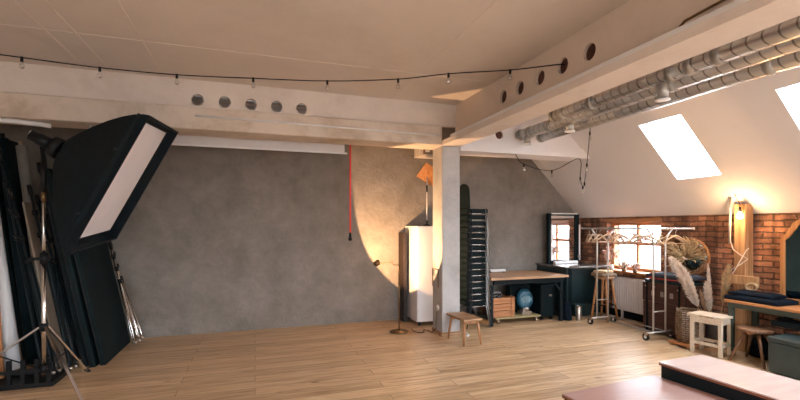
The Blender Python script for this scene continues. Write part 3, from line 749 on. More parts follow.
MB().box((-.19, -.135, 0.001), (.135, .2, .012)).build('bottom', 'crate', t)
MB().box((.155, -.16, .0), (.225, -.02, .345)).build('end_board', 'crate', t, .003)
MB().box((-.235, -.145, .0), (-.208, .2, .30)).build('dark_side', 'darkwood', t, .003)
for k in range(6):
    m = MB(); rr = random.Random(k); pts = []
    cx, cy = rr.uniform(-.07, .02), rr.uniform(-.03, .09)
    for j in range(26):
        a = j*.55+k; pts.append((cx+.075*math.cos(a)*(1+.2*math.sin(j)), cy+.06*math.sin(a), (.315+.03*math.sin(j*.7+k)+.012*k)))
    tag(m.tube(pts, .009, 6).build('coiled_cable', ['cableg', 'black', 'whiteplastic', 'cableg', 'black', 'cableg'][k]), ['grey cable coil at the bottom of the crate heap', 'black cable coil low in the crate heap', 'white cable coil in the crate', 'grey cable coil in the middle of the crate heap', 'black cable coil near the top of the crate heap', 'grey cable coil lying topmost in the crate'][k], 'cable', 'cable coils in the crate', (4.11, 6.76, .11))
# blue drum
fan = t = thing('blue_fan', 'round blue drum-shaped fan standing on the dolly beside the crate', 'fan', (4.62, 6.74, .11))
ax = (-.25, -1, .05)
MB().lathe([(.001, -.04), (.15, -.04), (.175, -.02), (.18, .02), (.165, .05), (.10, .052), (.001, .045)], (0, 0, .27), 36, ax).build('housing', 'blue', t)
m = MB()
for k in range(-3, 4):
    L = .11 if abs(k) < 3 else .06
    m.bar((k*.034, -.068-k*.0085+.0, .27-L*.5+.0), (k*.034, -.068-k*.0085, .27+L*.5), .010, .03, (0,1,0))
m.build('slots', 'blueslot', t); MB().torus((0, -.06, .27), .145, .008, ax).build('rim_ring', 'blue', t)
MB().box((-.10, -.10, 0), (.10, .08, .06)).box((-.06, -.07, .06), (.06, .06, .12)).build('stand', 'steel', t, .008)
MB().tube([(0,-.08,.1), (0,-.085,.13)], .02, 12).build('knob', 'whiteplastic', t)
# dark bag behind crate
m = MB().sphere((0,0,.0), .15, 16, 10, .7); tag(m.build('black_bag', 'navy'), 'soft dark bag between the crate and the blue fan', 'bag', None, (4.42, 6.98, .32))
tag(MB().box((4.50-4.62, .2, .11-.11), (.32, .36, .50)).build('dark_case', 'blackboard', None, .015), 'dark case standing behind the blue fan on the dolly', 'case', None, (4.55, 6.70, .11))
# rolling case
t = thing('rolling_case', 'black rolling equipment case under the right end of the workbench', 'case', (5.02, 6.62, 0))
MB().box((-.14, -.02, .06), (.15, .50, .64)).build('body', 'blackboard', t, .02)
MB().box((-.12, -.034, .02+.08), (-.10, -.02, .6)).box((.11, -.034, .10), (.13, -.02, .6)).build('corner_strip', 'black', t)
MB().box((.03, -.028, .43), (.09, -.02, .46)).build('label_plate', 'steel', t)
for x in (-.10, .11): 
    for y in (.03, .44): MB().tube([(x-.014, y, .03), (x+.014, y, .03)], .03, 14).build('caster', 'black', t)
t = thing('black_bag', 'slumped black bag on the floor between the workbench leg and the steel canister', 'bag', (5.36, 6.50, 0))
m = MB(); prof = [(.001, 0), (.085, .002), (.09, .05), (.08, .16), (.055, .27), (.03, .33), (.001, .34)]
m.lathe([(r_, z) for r_, z in prof], (0,0,0), 14); m.build('body', 'navy', t)
MB().torus((0,0,.33), .05, .008, (0,1,0), 16, 6, 0, PI).build('handle', 'black', t)
for _o in fan.children:
    if _o.name.split('.')[0] in ('housing', 'slots', 'rim_ring'): _o.scale = (.78, 1, 1.02)
t = thing('steel_canister', 'small brushed steel canister on the floor under the dark counter', 'canister', (5.55, 6.42, 0))
MB().lathe([(.001, 0), (.052, 0), (.054, .01), (.054, .235), (.048, .245), (.048, .25), (.040, .25), (.04, .02), (.001, .02)], (0,0,0), 24).build('body', 'steel', t)
MB().torus((0,0,.25), .05, .005).build('rim', 'chrome', t)

# ------------------------------------------------------------------ dark counter with mirror
t = thing('bar_counter', 'dark counter with a polished stone top in the far right corner', 'counter', (5.40, 6.56, 0))
MB().box((0, 0, .915), (1.098, .93, .95)).build('countertop', 'stone', t, .004)
MB().box((.03, .03, 0), (.06, .92, .914)).build('side_panel', 'teal', t, .003)
MB().box((.06, .30, 0), (1.09, .33, .914)).build('front_panel', 'teal', t, .003)
MB().box((.07, .25, .0), (.33, .298, .90)).build('door', 'blackboard', t, .003)
MB().bar((.06, .28, .12), (1.08, .28, .12), .05, .05).build('foot_rail', 'teal', t)
tag(MB().box((0,0,0), (.42, .16, .24)).build('blue_box', 'teal', None, .02), 'dark blue-green box on the floor under the counter', 'box', None, (5.68, 6.66, 0))

t = thing('makeup_mirror', 'dark-framed makeup mirror with white light strips on the counter', 'mirror', (5.90, 7.28, .951))
MB().box((-.31, .0, .06), (.31, .012, .98)).build('mirror_glass', 'mirror', t)
MB().box((-.37, -.045, .0), (-.31, .03, 1.0)).box((.31, -.045, .0), (.37, .03, 1.0)).box((-.31, -.045, .955), (.31, .03, 1.0)).box((-.31, -.045, .0), (.31, .03, .06)).build('frame', 'blackboard', t, .004)
for s in (-1, 1):
    MB().box((s*.30-.018+(.075 if s > 0 else 0), -.055, .06), (s*.30+.018+(.075 if s > 0 else 0), -.046+.016*(s < 0), .78)).build('light_strip', 'whiteplastic', t, .006)
MB().box((-.31, -.06, .985), (.33, -.046, 1.01)).build('light_strip', 'whiteplastic', t, .004)
MB().box((-.27, -.12, .0), (.28, -.05, .05)).build('tray', 'whiteplastic', t, .006)
MB().tube([(.36, -.06, .10), (.36, -.06, .16)], .03, 12).build('clip', 'steel', t)

# ------------------------------------------------------------------ bar stool
t = thing('bar_stool', 'wooden bar stool with a woven seat pad, pulled up to the dark counter', 'bar stool', (6.0, 6.28, 0))
MB().lathe([(.001, .75), (.16, .75), (.17, .76), (.17, .785), (.16, .79), (.001, .79)], (0,0,0), 28).build('seat', 'oakz', t)
for k in range(4):
    a = PI/4+k*PI/2+.25; c_ = Vector((math.cos(a), math.sin(a), 0))
    MB().tube([c_*.12+Vector((0,0,.75)), c_*.22], .022, 10, .018).build('leg', 'orangez', t)
for z, r_ in ((.28, .19),):
    for k in range(4):
        a = PI/4+k*PI/2+.25; b_ = a+PI/2
        MB().tube([(r_*math.cos(a), r_*math.sin(a), z), (r_*math.cos(b_), r_*math.sin(b_), z)], .012, 8).build('footrest', 'black', t)
t = thing('woven_cushion', 'woven grey-brown cushion lying on the bar stool', 'cushion', (5.98, 6.27, .79))
MB().box((-.17, -.15, .0), (.16, .15, .07)).build('cushion', 'wicker', t, .028)
MB().box((-.14, -.12, .07), (.13, .13, .11), RZ(.3)).build('folded_cover', 'straw', t, .018)

# ------------------------------------------------------------------ radiator
t = thing('radiator', 'white ribbed panel radiator under the window', 'radiator', (6.38, 5.10, .16))
MB().box((-.005, 0, .0), (.02, 1.38, .60)).build('front_panel', 'whitepaint', t, .006)
m = MB()
for k in range(26): m.box((-.016, .03+k*.052, .03), (-.005, .055+k*.052, .57))
m.build('ribs', 'whitepaint', t, .004)
MB().box((.02, .0, .57), (.10, 1.38, .60)).box((.02, 0, 0), (.10, .01, .57)).build('top_grille', 'whitepaint', t)
MB().tube([(.05, -.03, .08), (.05, 0.0, .08)], .016, 10).build('valve', 'whiteplastic', t)
for y in (.15, 1.2): MB().box((.06, y, -.158), (.09, y+.04, .02)).build('foot', 'whitepaint', t)

# ------------------------------------------------------------------ clothes rack
t = thing('clothes_rack', 'metal double-rail clothes rack on casters in front of the window', 'clothes rack', (0, 0, 0))
XA, XB, Y0, Y1, HR = 5.50, 6.0, 4.93, 6.05, 1.66
UA, UB = 5.62, 5.86
for x in (XA, XB):
    MB().tube([(x, Y0-.32, HR), (x, Y1+.22, HR)], .013, 10).sphere((x, Y0-.33, HR), .02, 10, 6).sphere((x, Y1+.22, HR), .018, 10, 6).build('top_rail', 'rackmetal', t)
    for y in (Y0, Y1):
        ux = UA if x == XA else UB
        MB().tube([(ux, y, .12), (ux, y, HR-.20), (ux+(x-ux)*.35, y, HR-.10), (x, y, HR-.004)], .013, 10).build('upright', 'rackmetal', t)
        k = MB().tube([(x-.012, y+.02, .055), (x+.012, y+.02, .055)], .055, 20).build('caster', 'rubber', t)
        MB().tube([(x-.015, y+.02, .055), (x+.015, y+.02, .055)], .024, 14).build('hub', 'whiteplastic', k)
        MB().box((x-.02, y-.02, .085), (x+.02, y+.03, .11)).build('fork', 'chrome', k)
for y in (Y0, Y1):
    MB().tube([(UA, y, .42), (UB, y, .42)], .010, 8).build('cross_bar', 'rackmetal', t)
    MB().tube([(XA, y, .115), (XB, y, .115)], .014, 8).build('base_bar', 'rackmetal', t)
MB().tube([(UA, Y0, .12), (UA, Y1, .12)], .009, 8).build('base_rail', 'darkchrome', t)
MB().tube([(UB, Y0, .12), (UB, Y1, .12)], .009, 8).build('base_rail', 'darkchrome', t)

def hanger_proto():
    t = thing('coat_hanger', '', 'hanger', (0,0,0), 0, 'coat hangers on the clothes rack')
    MB().tube([(.22, 0, -.235), (.15, 0, -.18), (.04, 0, -.115), (0, 0, -.105), (-.04, 0, -.115), (-.15, 0, -.18), (-.22, 0, -.235)], [.010, .013, .015, .016, .015, .013, .010], 8).build('shoulders', 'hanger', t)
    MB().tube([(0,0,-.10), (0,0,-.045), (.018,0,-.03), (.024,0,-.006), (.012,0,.014), (0,0,.018), (-.014,0,.012), (-.018,0,-.002)], .0028, 6).build('hook', 'chrome', t)
    MB().tube([(.20, 0, -.225), (-.20, 0, -.225)], .005, 6).build('trouser_bar', 'hanger', t)
    return t
hp = hanger_proto(); first = True
hs = []
for i, (y, a) in enumerate(((6.10, 1.1), (6.02, .5), (5.93, .8), (5.86, .25), (5.70, -.3), (5.45, .4), (5.05, -.5), (4.93, -.9))):
    hs.append((XA, y, a, 'rail nearer the camera'))
for i, (y, a) in enumerate(((6.05, .6), (5.95, -.4), (5.60, .3), (5.12, .5), (4.97, -.6), (4.88, -.25))):
    hs.append((XB, y, a, 'rail nearer the window'))
cnt = {}
for i, (x, y, a, r_) in enumerate(hs):
    o = hp if i == 0 else copy_tree(hp)
    o.location = (x, y, HR+.0145-.018+.0028); o.rotation_euler = (0, 0, a)
    cnt[r_] = cnt.get(r_, 0)+1
    o['label'] = 'pale wooden coat hanger, %s from the counter end on the %s' % (ORD[cnt[r_]-1], r_)

# ------------------------------------------------------------------ dried flowers on the window sill
def twigs(name, label, loc, n, h, spread, tipmat, seed, pot='whiteplastic', potr=.04, poth=.1, lean=(0,0), cat='dried flowers'):
    rr = random.Random(seed)
    t = thing(name, label, cat, loc)
    MB().lathe([(.001, 0), (potr*.8, 0), (potr, poth*.5), (potr*.7, poth), (potr*.62, poth), (potr*.8, poth*.5), (potr*.6, .01), (.001, .01)], (0,0,0), 18).build('vase', pot, t)
    m = MB(); f = MB()
    for k in range(n):
        a = rr.uniform(0, 2*PI); s = rr.uniform(.2, 1)*spread; H = h*rr.uniform(.65, 1.05)
        p0 = Vector((0,0,poth*.8)); p2 = Vector((math.cos(a)*s*.6+lean[0], math.sin(a)*s+lean[1], H)); p1 = Vector((p2.x*.3, p2.y*.3, H*.55+poth*.3))
        m.tube([p0, p1, p2], .0028, 5, .0015)
        for j in range(9):
            u = rr.uniform(.45, 1); q = p1.lerp(p2, (u-.4)/.6)+Vector((rr.gauss(0, .02), rr.gauss(0, .022), rr.gauss(0, .02)))
            f.sphere(q, rr.uniform(.007, .016), 6, 4)
            m.tube([p1.lerp(p2, (u-.4)/.6), q], .0015, 4)
    m.build('stems', 'twig', t); f.build('blossoms', tipmat, t)
    return t
twigs('dried_flower_vase', 'white vase of dried pinkish twigs on the sill near the counter end', (6.34, 6.46, WZ0), 16, .42, .24, 'petal', 3)
twigs('dried_flower_vase', 'low pot of pale dried blossoms in the middle of the sill', (6.33, 6.16, WZ0), 14, .17, .16, 'pampas', 5, 'wicker', .045, .07)
twigs('dried_flower_vase', 'little pot of pink dried blossoms on the sill, left of the window bar', (6.34, 5.93, WZ0), 10, .15, .10, 'petal', 8, 'wicker', .04, .06)
# garland hanging across the upper panes
t = thing('twig_garland', 'garland of dried pink buds strung across the top of the window', 'garland', (6.42, 0, 0))
m = MB(); f = MB(); rr = random.Random(4); pts = []
for k in range(31):
    u = k/30; pts.append(Vector((0, 6.55-u*1.0, 1.60-.10*math.sin(PI*u*2)**2-.04*math.sin(PI*u))))
m.tube(pts, .004, 5)
for p in pts:
    for j in range(5):
        q = p+Vector((rr.uniform(-.04, .02), rr.gauss(0, .03), rr.gauss(-.01, .028))); f.sphere(q, rr.uniform(.006, .013), 6, 4); m.tube([p, q], .0015, 4)
m.build('stem', 'twig', t); f.build('buds', 'reddish', t)['kind'] = 'stuff'

# ------------------------------------------------------------------ trunk, folded cloths
t = thing('travel_chest', 'dark red-brown wooden trunk with metal fittings against the brick wall', 'trunk', (5.98, 4.72, 0))
MB().box((0, 0, .04), (.48, .72, .50)).build('lower_body', 'darkwood', t, .01)
MB().box((-.006, -.006, .505), (.486, .726, .80)).build('lid', 'darkwood', t, .012)
for y in (.06, .62): MB().box((-.012, y, .04), (-.002, y+.03, .80)).build('strap', 'blackboard', t)
for y in (.20, .36, .52): 
    k = MB().box((-.022, y-.025, .60), (-.006, y+.025, .68)).build('latch', 'steel', t, .003)
for y in (.1, .3, .5, .66): MB().sphere((-.008, y, .74), .012, 8, 5).build('stud', 'steel', t)
MB().box((.02, .02, 0), (.08, .08, .04)).box((.02, .64, 0), (.08, .70, .04)).box((.40, .02, 0), (.46, .08, .04)).box((.40, .64, 0), (.46, .70, .04)).build('feet', 'blackboard', t)
def cloth_slab(name, label, cat, loc, sx, sy, sz, mt, seed, group=None, rz=0):
    rr = random.Random(seed); G = 10; vs = []; fs = []
    def h(i, j): 
        u = i/G; v = j/G; e = min(u, 1-u, v, 1-v)
        return sz*(1-.35*math.exp(-e*14))+.006*math.sin(u*9+seed)+.005*math.sin(v*11+seed*2)
    for i in range(G+1):
        for j in range(G+1): 
            wob = .006*math.sin(i*1.9+seed)+.006*math.cos(j*2.3+seed)
            vs.append(((i/G-.5)*sx+wob, (j/G-.5)*sy+wob, h(i, j)))
    n = len(vs)
    for i in range(G+1):
        for j in range(G+1): vs.append(((i/G-.5)*sx, (j/G-.5)*sy, 0))
    for i in range(G):
        for j in range(G):
            a = i*(G+1)+j; fs.append((a, a+1, a+G+2, a+G+1)); fs.append((n+a, n+a+G+1, n+a+G+2, n+a+1))
    for i in range(G):
        for (p, q_) in ((i*(G+1), (i+1)*(G+1)), (i*(G+1)+G, (i+1)*(G+1)+G), (i, i+1), (G*(G+1)+i, G*(G+1)+i+1)): fs.append((p, q_, q_+n, p+n))
    return tag(MB().add(vs, fs, True).build(name, mt), label, cat, group, loc, rz)
cloth_slab('folded_cloth', 'dark teal folded cloth, lowest in the pile on the trunk', 'cloth', (6.21, 5.08, .802), .44, .66, .06, 'teal', 1, 'folded cloths on the trunk')
cloth_slab('folded_cloth', 'thin red cloth in the middle of the pile on the trunk', 'cloth', (6.20, 5.12, .864), .42, .50, .022, 'reddish', 2, 'folded cloths on the trunk')
cloth_slab('folded_cloth', 'slate blue folded cloth on top of the pile on the trunk', 'cloth', (6.21, 5.06, .888), .42, .68, .075, 'navy2', 3, 'folded cloths on the trunk')

# ------------------------------------------------------------------ wreath mirror
t = thing('round_mirror', 'round wood-framed mirror on the brick wall behind the dried sheaf', 'mirror', (6.46, 4.98, 1.22))
MB().torus((0,0,0), .27, .022, (1,0,0), 44, 10).build('frame', 'orangez', t)
MB().lathe([(.001, 0), (.255, 0), (.255, .012), (.001, .012)], (0,0,0), 40, (-1,0,0)).build('mirror_glass', 'darkmirror', t)
t = thing('straw_sheaf', 'tied sheaf of dried straw and grasses fixed across the round mirror', 'dried plants', (6.40, 5.02, 1.20))
m = MB(); f = MB(); rr = random.Random(11)
for k in range(170):
    a = rr.gauss(0, .5); L = rr.uniform(.2, .36); sgn = 1 if k % 3 else -1
    up = Vector((0, -math.sin(a+.5)*sgn, math.cos(a+.5)*sgn*(.9 if sgn > 0 else .5)))
    if sgn < 0: up = Vector((0, rr.uniform(.2, 1.0), rr.uniform(-.5, .9))).normalized()
    p2 = up*L+Vector((-rr.uniform(0, .10), 0, 0)); m.tube([(0,0,0), p2*.55+Vector((-.02,0,0)), p2], .0055, 5, .003)
    for j in range(3): f.tube([p2*(.78+.1*j), p2*(.92+.1*j)+Vector((-.01, rr.gauss(0, .014), rr.gauss(0, .014)))], .010, 5, .001)
m.build('stalks', 'straw', t); f.build('seed_heads', 'straw', t)['kind'] = 'stuff'
MB().torus((-.02, 0, 0), .035, .012, (0, -.5, .85), 16, 6).build('tie', 'pampas', t)
m = MB(); rr = random.Random(12)
for k in range(150):
    a = rr.uniform(.2, 2*PI-.9)+.9; r0 = .26+rr.gauss(0, .02); 
    p = Vector((-.03-rr.uniform(0, .03), r0*math.cos(a), r0*math.sin(a))); d = Vector((-rr.uniform(0,.5), -math.sin(a)+rr.gauss(0,.5), math.cos(a)+rr.gauss(0,.5))).normalized()
    m.tube([p, p+d*.06, p+d*.11+Vector((-.01,0,0))], .004, 5, .001)
tag(m.build('dried_wreath', 'twig'), 'wreath of dried twigs around the round mirror frame', 'wreath', None, (6.46, 4.98, 1.22))

# ------------------------------------------------------------------ basket on a board
t = thing('low_wooden_board', 'low wooden board on the floor under the wicker basket', 'board', (5.64, 4.385, 0))
MB().box((0, 0, .03), (.50, .325, .055)).build('deck', 'orange', t, .004)
for y in (.03, .24): MB().box((.03, y, 0), (.47, y+.05, .03)).build('batten', 'oak', t)
t = thing('wicker_basket', 'dark wicker basket with loop handles beside the trunk', 'basket', (5.88, 4.56, .055))
m = MB(); R_, Hh = .165, .46
for k in range(15):
    z = .012+k*Hh/15; rad = R_*(.86+.14*math.sin(PI*(k+2)/18))
    pts = [((rad+.006*(1 if (j+k) % 2 else -1))*math.cos(2*PI*j/36), (rad+.006*(1 if (j+k) % 2 else -1))*math.sin(2*PI*j/36), z) for j in range(37)]
    m.tube(pts, .0125, 5)
m.build('weave', 'wicker', t)
m = MB()
for j in range(18):
    a = 2*PI*j/18; m.tube([(R_*.88*math.cos(a), R_*.88*math.sin(a), 0), (R_*math.cos(a), R_*math.sin(a), Hh*.5), (R_*.95*math.cos(a), R_*.95*math.sin(a), Hh)], .006, 5)
m.build('stakes', 'wicker', t)
MB().lathe([(.001, 0), (R_*.86, 0), (R_*.86, .012), (.001, .012)], (0,0,0), 28).build('bottom', 'wicker', t)
for s in (-1, 1): MB().torus((0, s*R_*.95, Hh), .05, .010, (0,1,0), 16, 6, 0, PI).build('handle', 'wicker', t)
for k, (x, y, c_, l) in enumerate(((-.05, .03, 'diffuser', 'white paper bundle inside the wicker basket'), (.05, -.04, 'brownboard', 'brown paper bundle inside the wicker basket'))):
    tag(MB().tube([(x,y,.0), (x*1.1,y,.40)], .045, 14).build('paper_bundle', c_), l, 'paper', None, (5.88, 4.56, .068))

# ------------------------------------------------------------------ bucket with pampas grass
t = thing('zinc_bucket', 'grey zinc bucket on the floor holding the pampas grass', 'bucket', (6.20, 4.43, 0))
MB().lathe([(.001, 0), (.11, 0), (.135, .33), (.14, .335), (.132, .34), (.125, .33), (.10, .012), (.001, .012)], (0,0,0), 28).build('body', 'zincpot', t)
MB().torus((0,0,.335), .136, .006).build('rim', 'zincpot', t)
def plume(base, tip, bend, R, n, seed, mt, label, cat='pampas grass'):
    rr = random.Random(seed); base = Vector(base); tip = Vector(tip)
    t = thing('pampas_grass', label, cat, base, 0, 'dried grasses in the zinc bucket')
    d = tip-base; b_ = Vector(bend)
    def P(u): return d*u+b_*(u*(1-u))*2
    MB().tube([P(u/8) for u in range(9)], .005, 6, .003).build('stem', 'straw', t)
    m = MB()
    for k in range(n):
        u = rr.uniform(.52, 1.0); p = P(u); ax_ = (P(min(1, u+.05))-P(u-.05)).normalized()
        a = rr.uniform(0, 2*PI); s_ = ax_.cross(Vector((0,0,1)) if abs(ax_.z) < .9 else Vector((1,0,0))).normalized(); s2 = ax_.cross(s_)
        out = (s_*math.cos(a)+s2*math.sin(a)); rad = R*math.sin(PI*min(.98, (u-.46)/.56))**.6*rr.uniform(.5, 1.1)
        q1 = p+out*rad*.6+ax_*.03; q2 = p+out*rad+ax_*.075-Vector((0,0,.012))
        m.tube([p, q1, q2], .0042, 3, .0016, caps=False)
    m.build('plume', mt, t)
bk = (6.20, 4.43, .02)
plume(bk, (5.84, 4.80, 1.20), (0, -.06, .14), .092, 1900, 1, 'pampas', 'largest fluffy pampas plume, leaning far left over the trunk')
plume(bk, (5.80, 4.56, .92), (0, .05, .12), .08, 1100, 2, 'pampas', 'shorter beige plume leaning left just below the largest one')
plume(bk, (6.05, 4.42, 1.12), (0, .02, .03), .03, 400, 3, 'pampas', 'thin upright white plume in the middle of the bucket')
plume(bk, (5.96, 4.37, .88), (0, .03, .03), .06, 600, 4, 'pampas', 'small ragged white plume left of the thin upright one')
plume(bk, (6.22, 4.26, 1.12), (0, -.02, .03), .06, 700, 5, 'straw', 'loose golden plume leaning right towards the wooden post')
plume(bk, (5.94, 4.44, .76), (0, .02, .03), .03, 200, 6, 'twig', 'brownish low plume on the left of the bucket')

# ------------------------------------------------------------------ pale step stool
t = thing('pine_stool', 'pale pine stool with square legs in front of the zinc bucket', 'stool', (5.78, 4.19, 0), .20)
MB().box((-.16, -.215, .49), (.16, .215, .52)).build('seat', 'pale', t, .004)
for x in (-.14, .098):
    for y in (-.19, .148): MB().box((x, y, 0), (x+.042, y+.042, .49)).build('leg', 'palez', t, .003)
for nm, z0, z1 in (('apron', .41, .489), ('stretcher', .12, .16)):
    MB().box((-.133, -.147, z0), (-.108, .147, z1)).build(nm, 'pale', t)
    MB().box((.108, -.147, z0), (.133, .147, z1)).build(nm, 'pale', t)
    MB().box((-.097, -.183, z0), (.097, -.158, z1)).build(nm, 'pale', t)
    MB().box((-.097, .158, z0), (.097, .183, z1)).build(nm, 'pale', t)
MB().box((-.163, -.10, .495), (-.160, .06, .508)).build('front_edge', 'oak', t)

# ------------------------------------------------------------------ wooden post with bulb
t = thing('wooden_post', 'old wooden roof post in front of the brick wall', 'post', (6.36, 4.14, 0))
MB().box((-.085, -.062, 0), (.075, .085, 2.0)).build('upright', 'postwood', t, .01)
tag(MB().box((-.03, -.24, -.07), (.03, .22, .05)).build('coat_hook_rail', 'postwood', None, .006), 'short wooden cross piece fixed to the roof post', 'rail', None, (6.245, 4.14, .98))
t = thing('pendant_bulb', 'lit bare bulb in a black socket hanging before the wooden post', 'pendant lamp', (6.205, 4.10, 1.87))
MB().tube([(0,0,.06), (0,0,.125), (.02,.06,.22), (.04,.11,.29)], .005, 8).build('cord', 'black', t)
MB().tube([(0,0,.02), (0,0,.085)], .022, 12, .014).build('socket', 'black', t)
MB().lathe([(.012, .03), (.016, .01), (.036, -.02), (.040, -.04), (.030, -.068), (.001, -.078)], (0,0,0), 18).build('bulb', 'bulbglow', t)
m = MB().tube([(6.245,4.245,2.08), (6.245,4.25,1.65), (6.24,4.25,1.5), (6.25,4.22,1.38), (6.255,4.12,1.30), (6.265,4.04,1.26), (6.25,4.12,1.18), (6.25,4.24,1.10), (6.24, 4.22, 1.04), (6.26,4.05,1.38), (6.27,4.03,1.40)], .0065, 6)
tag(m.build('post_cable', 'pampas'), 'pale cable running down and twisted round the wooden post', 'cable')
m = MB().tube([(6.258,4.262,2.10), (6.258,4.268,1.7), (6.258,4.268,1.45)], .016, 10)
tag(m.build('cable_conduit', 'zinc'), 'grey conduit down the left edge of the wooden post', 'pipe')
m = MB(); 
for k in range(3): m.torus((0, 0, 0), .04+.006*k, .0045, (1, .1*k, .15), 24, 6, sy=1.4)
tag(m.build('hanging_rope', 'straw'), 'loop of pale rope hanging from the cross piece on the post', 'rope', None, (6.20, 3.95, .90))

# ------------------------------------------------------------------ long table at the brick wall
t = thing('dressing_table', 'long table with orange wooden top and dark green frame at the brick wall', 'table', (5.90, 0, 0))
MB().box((0, 1.2, .70), (.55, 4.10, .73)).build('tabletop', 'orange', t, .004)
for a_, b_ in (((.015, 1.22, .635), (.05, 4.06, .698)), ((.50, 1.22, .635), (.53, 4.06, .698)), ((.05, 4.02, .635), (.50, 4.06, .698))): MB().box(a_, b_).build('apron', 'greenframe', t)
for x in (.015, .475):
    for y in (4.00, 1.25): 
        MB().box((x, y, .10), (x+.05, y+.06, .635)).build('leg', 'greenframe', t, .003)
        k = MB().tube([(x+.01, y+.03, .045), (x+.04, y+.03, .045)], .045, 20).build('caster', 'rubber', t)
        MB().tube([(x+.006, y+.03, .045), (x+.044, y+.03, .045)], .018, 12).build('hub', 'steel', k)
cloth_slab('folded_cloth', 'dark navy folded cloth, lower of the two on the long table', 'cloth', (6.15, 3.82, .731), .40, .62, .065, 'navy', 7, 'folded cloths on the long table')
cloth_slab('folded_cloth', 'dark navy folded cloth, upper of the two on the long table', 'cloth', (6.16, 3.86, .797), .34, .50, .05, 'navy', 9, 'folded cloths on the long table', .08)
t = thing('cable_tray', 'black metal tray hung under the long table', 'tray', (6.12, 0, .48))
MB().box((-.1, 2.4, 0), (.1, 3.62, .02)).box((-.1, 2.4, .02), (-.085, 3.62, .07)).box((.085, 2.4, .02), (.1, 3.62, .07)).build('tray', 'blackmetal', t, .004)
for y in (2.6, 3.5): MB().box((-.012, y, .02), (.012, y+.03, .22)).build('hanger', 'blackmetal', t)
m = MB(); rr = random.Random(9)
for k in range(4): m.tube([(rr.uniform(-.06,.06), 3.60-j*.1, .03+.02*rr.random()+.012*k) for j in range(10)], .012, 6)
tag(m.build('tangled_wires', 'black'), 'tangle of black wires lying in the tray under the table', 'cable', None, (6.12, 0, .50), 0, 'stuff')
t = thing('equipment_bag', 'dark bag on the floor behind the round wooden stool', 'bag', (6.22, 3.82, 0))
MB().box((-.12, -.12, 0), (.12, .14, .24)).build('body', 'navy', t, .05)
MB().torus((0, 0, .23), .07, .010, (1,0,0), 16, 6, 0, PI).build('handle', 'black', t)

# round stool
t = thing('round_stool', 'low dark wooden stool with a round seat under the long table', 'stool', (5.90, 3.72, 0))
MB().lathe([(.001, .39), (.17, .39), (.185, .40), (.185, .425), (.17, .435), (.001, .432)], (0,0,0), 32).build('seat', 'walnut', t)
for k in range(4):
    a = PI/4+k*PI/2+.1; c_ = Vector((math.cos(a), math.sin(a), 0))
    MB().tube([c_*.09+Vector((0,0,.395)), c_*.27], .021, 10, .015).build('leg', 'walnut', t)
MB().bar((-.12,0,.375), (.12,0,.375), .04, .03).build('batten', 'oakz', t)
# upholstered box
t = thing('storage_ottoman', 'dark green upholstered storage box at the right edge of the frame', 'ottoman', (5.62, 2.75, 0))
MB().box((0, 0, .02), (.40, .66, .37)).build('body', 'greenleather', t, .012)
MB().box((-.008, -.008, .372), (.408, .668, .43)).build('lid', 'greenleather', t, .016)
# arched mirror
t = thing('arched_mirror', 'large mirror in a shaped orange wooden frame leaning above the long table', 'mirror', (6.40, 3.225, .735))
def arch(k, n=10):
    # half width, shoulder height, then a curve over the top
    w, hs_, ht = .50-k, .80, 1.10-k
    pts = [(-w, k), (w, k), (w, hs_-k*.3)]
    pts += [(w-.05, hs_+.05-k*.4), (w-.09, hs_+.12-k*.5)]
    for i in range(n+1):
        a = PI*i/n; pts.append(((w-.12)*math.cos(a), hs_+.16-k*.5+(ht-hs_-.16+k*.5)*math.sin(a)))
    pts += [(-(w-.09), hs_+.12-k*.5), (-(w-.05), hs_+.05-k*.4), (-w, hs_-k*.3)]
    return pts
MB().plate(arch(0), [arch(.055)], (0,0,0), (0,1,0), (0,0,1), (-1,0,0), .035).build('frame', 'orangez', t, .006)
MB().plate(arch(.05), [], (-.008,0,0), (0,1,0), (0,0,1), (-1,0,0), .010).build('mirror_glass', 'darkmirror', t)

# ------------------------------------------------------------------ stage risers
def riser(name, label, loc, rz, sx, sy, h, top='stagetop'):
    t = thing(name, label, 'stage platform', loc, rz, 'stage platforms in the foreground')
    MB().box((0, -sy, h-.012), (sx, 0, h)).build('top', top, t, .002)
    MB().box((.0, -sy, h-.032), (sx, 0, h-.0125)).build('edge', 'redwood', t, .002)
    MB().box((.015, -sy+.03, h-.16), (sx-.03, -.015, h-.033)).build('frame', 'blackmetal', t)
    for x in (.04, sx-.09):
        for y in (-sy+.04, -.09): MB().box((x, y, 0), (x+.05, y+.05, h-.10)).build('leg', 'blackmetal', t)
    return t
riser('stage_platform', 'higher reddish wooden stage platform at the lower right', (3.67, 3.16, 0), .06, .62, 2.0, .40, 'stagetopsheen')
riser('stage_platform', 'lower reddish wooden stage platform at the bottom, left of the higher one', (2.48, 3.07, 0), .10, 1.16, 2.0, .27)

# ------------------------------------------------------------------ lights
w = bpy.data.worlds.new('overcast'); SC.world = w; w.use_nodes = True
bg = w.node_tree.nodes['Background']; bg.inputs[1].default_value = 12.0
_n = w.node_tree.nodes; _l = w.node_tree.links
_tc = _n.new('ShaderNodeTexCoord'); _sp = _n.new('ShaderNodeSeparateXYZ'); _l.new(_tc.outputs['Generated'], _sp.inputs[0])
_mr = _n.new('ShaderNodeMapRange'); _mr.inputs['From Min'].default_value = -1; _l.new(_sp.outputs['Z'], _mr.inputs['Value'])
_cr = _n.new('ShaderNodeValToRGB'); _e = _cr.color_ramp.elements
_e[0].position = .49; _e[0].color = (.16, .16, .16, 1); _e[1].position = .93; _e[1].color = (.92, .965, 1.0, 1)
_k = _e.new(.505); _k.color = (.40, .425, .45, 1)
_l.new(_mr.outputs[0], _cr.inputs[0]); _l.new(_cr.outputs[0], bg.inputs[0])
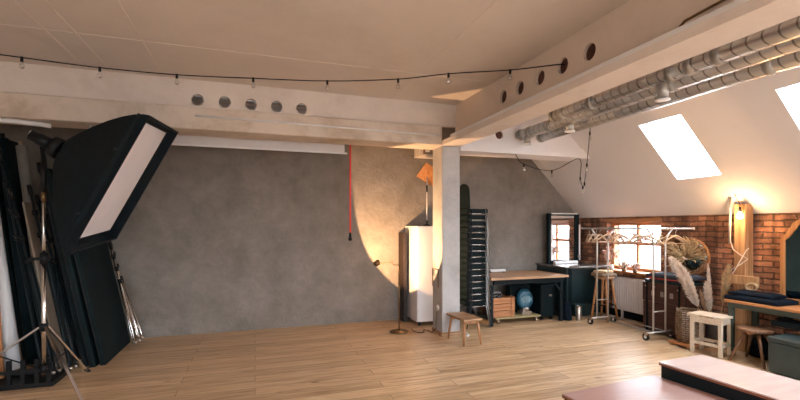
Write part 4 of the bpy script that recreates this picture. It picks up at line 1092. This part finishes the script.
def portal(loc, nrm_, sx, sy, rotz=None):
    l = bpy.data.lights.new('daylight_portal', 'AREA'); l.shape = 'RECTANGLE'; l.size = sx; l.size_y = sy
    l.cycles.is_portal = True
    o = bpy.data.objects.new('daylight_portal', l); COL.objects.link(o); o.location = loc
    o.rotation_euler = Vector(nrm_).to_track_quat('-Z', 'Y').to_euler(); return o
for a, b in sky:
    c_ = Vector((XR, (a+b)/2, HK))+Vector((-R2, 0, R2))*(S0+S1)/2+Vector((R2, 0, R2))*.24
    portal(c_, (-R2, 0, -R2), .70, 1.10)
for a, b in wins: portal((XR+.33, (a+b)/2, (WZ0+WZ1)/2), (-1, 0, 0), 1.25, .98)
for a, b in ((-2.2, -.2), (1.0, 4.7)): portal(((a+b)/2, YF-.22, 1.7), (0, 1, 0), b-a+.05, 2.05)
def spot(loc, d, power, col, ang, blend, r):
    l = bpy.data.lights.new('reading_lamp_beam', 'SPOT'); l.energy = power; l.color = col; l.spot_size = ang; l.spot_blend = blend; l.shadow_soft_size = r
    o = bpy.data.objects.new('reading_lamp_beam', l); COL.objects.link(o); o.location = loc
    o.rotation_euler = Vector(d).to_track_quat('-Z', 'Y').to_euler(); return o
spot(Vector((1.855, 6.65, 1.125))+AX*.03, AX, 58, (1.0, .56, .27), math.radians(126.5), .06, .02)
pl_ = bpy.data.lights.new('pendant_bulb_light', 'POINT'); pl_.energy = 5; pl_.color = (1, .58, .28); pl_.shadow_soft_size = .04
po = bpy.data.objects.new('pendant_bulb_light', pl_); COL.objects.link(po); po.location = (6.12, 4.10, 1.84)

# ------------------------------------------------------------------ camera
cam = bpy.data.cameras.new('camera'); co = bpy.data.objects.new('camera', cam); COL.objects.link(co)
F = 434.0
cam.sensor_fit = 'HORIZONTAL'; cam.sensor_width = 36; cam.lens = F/800*36
cam.shift_y = (226-200)/800
co.location = (0, 0, 1.70); co.rotation_euler = (PI/2, 0, -math.atan(145/434.0))
cam.clip_start = .05
SC.camera = co
SC.view_settings.view_transform = 'Standard'; SC.view_settings.look = 'None'; SC.view_settings.exposure = 1.85; SC.view_settings.gamma = 1
SC.cycles.max_bounces = 10; SC.cycles.diffuse_bounces = 6
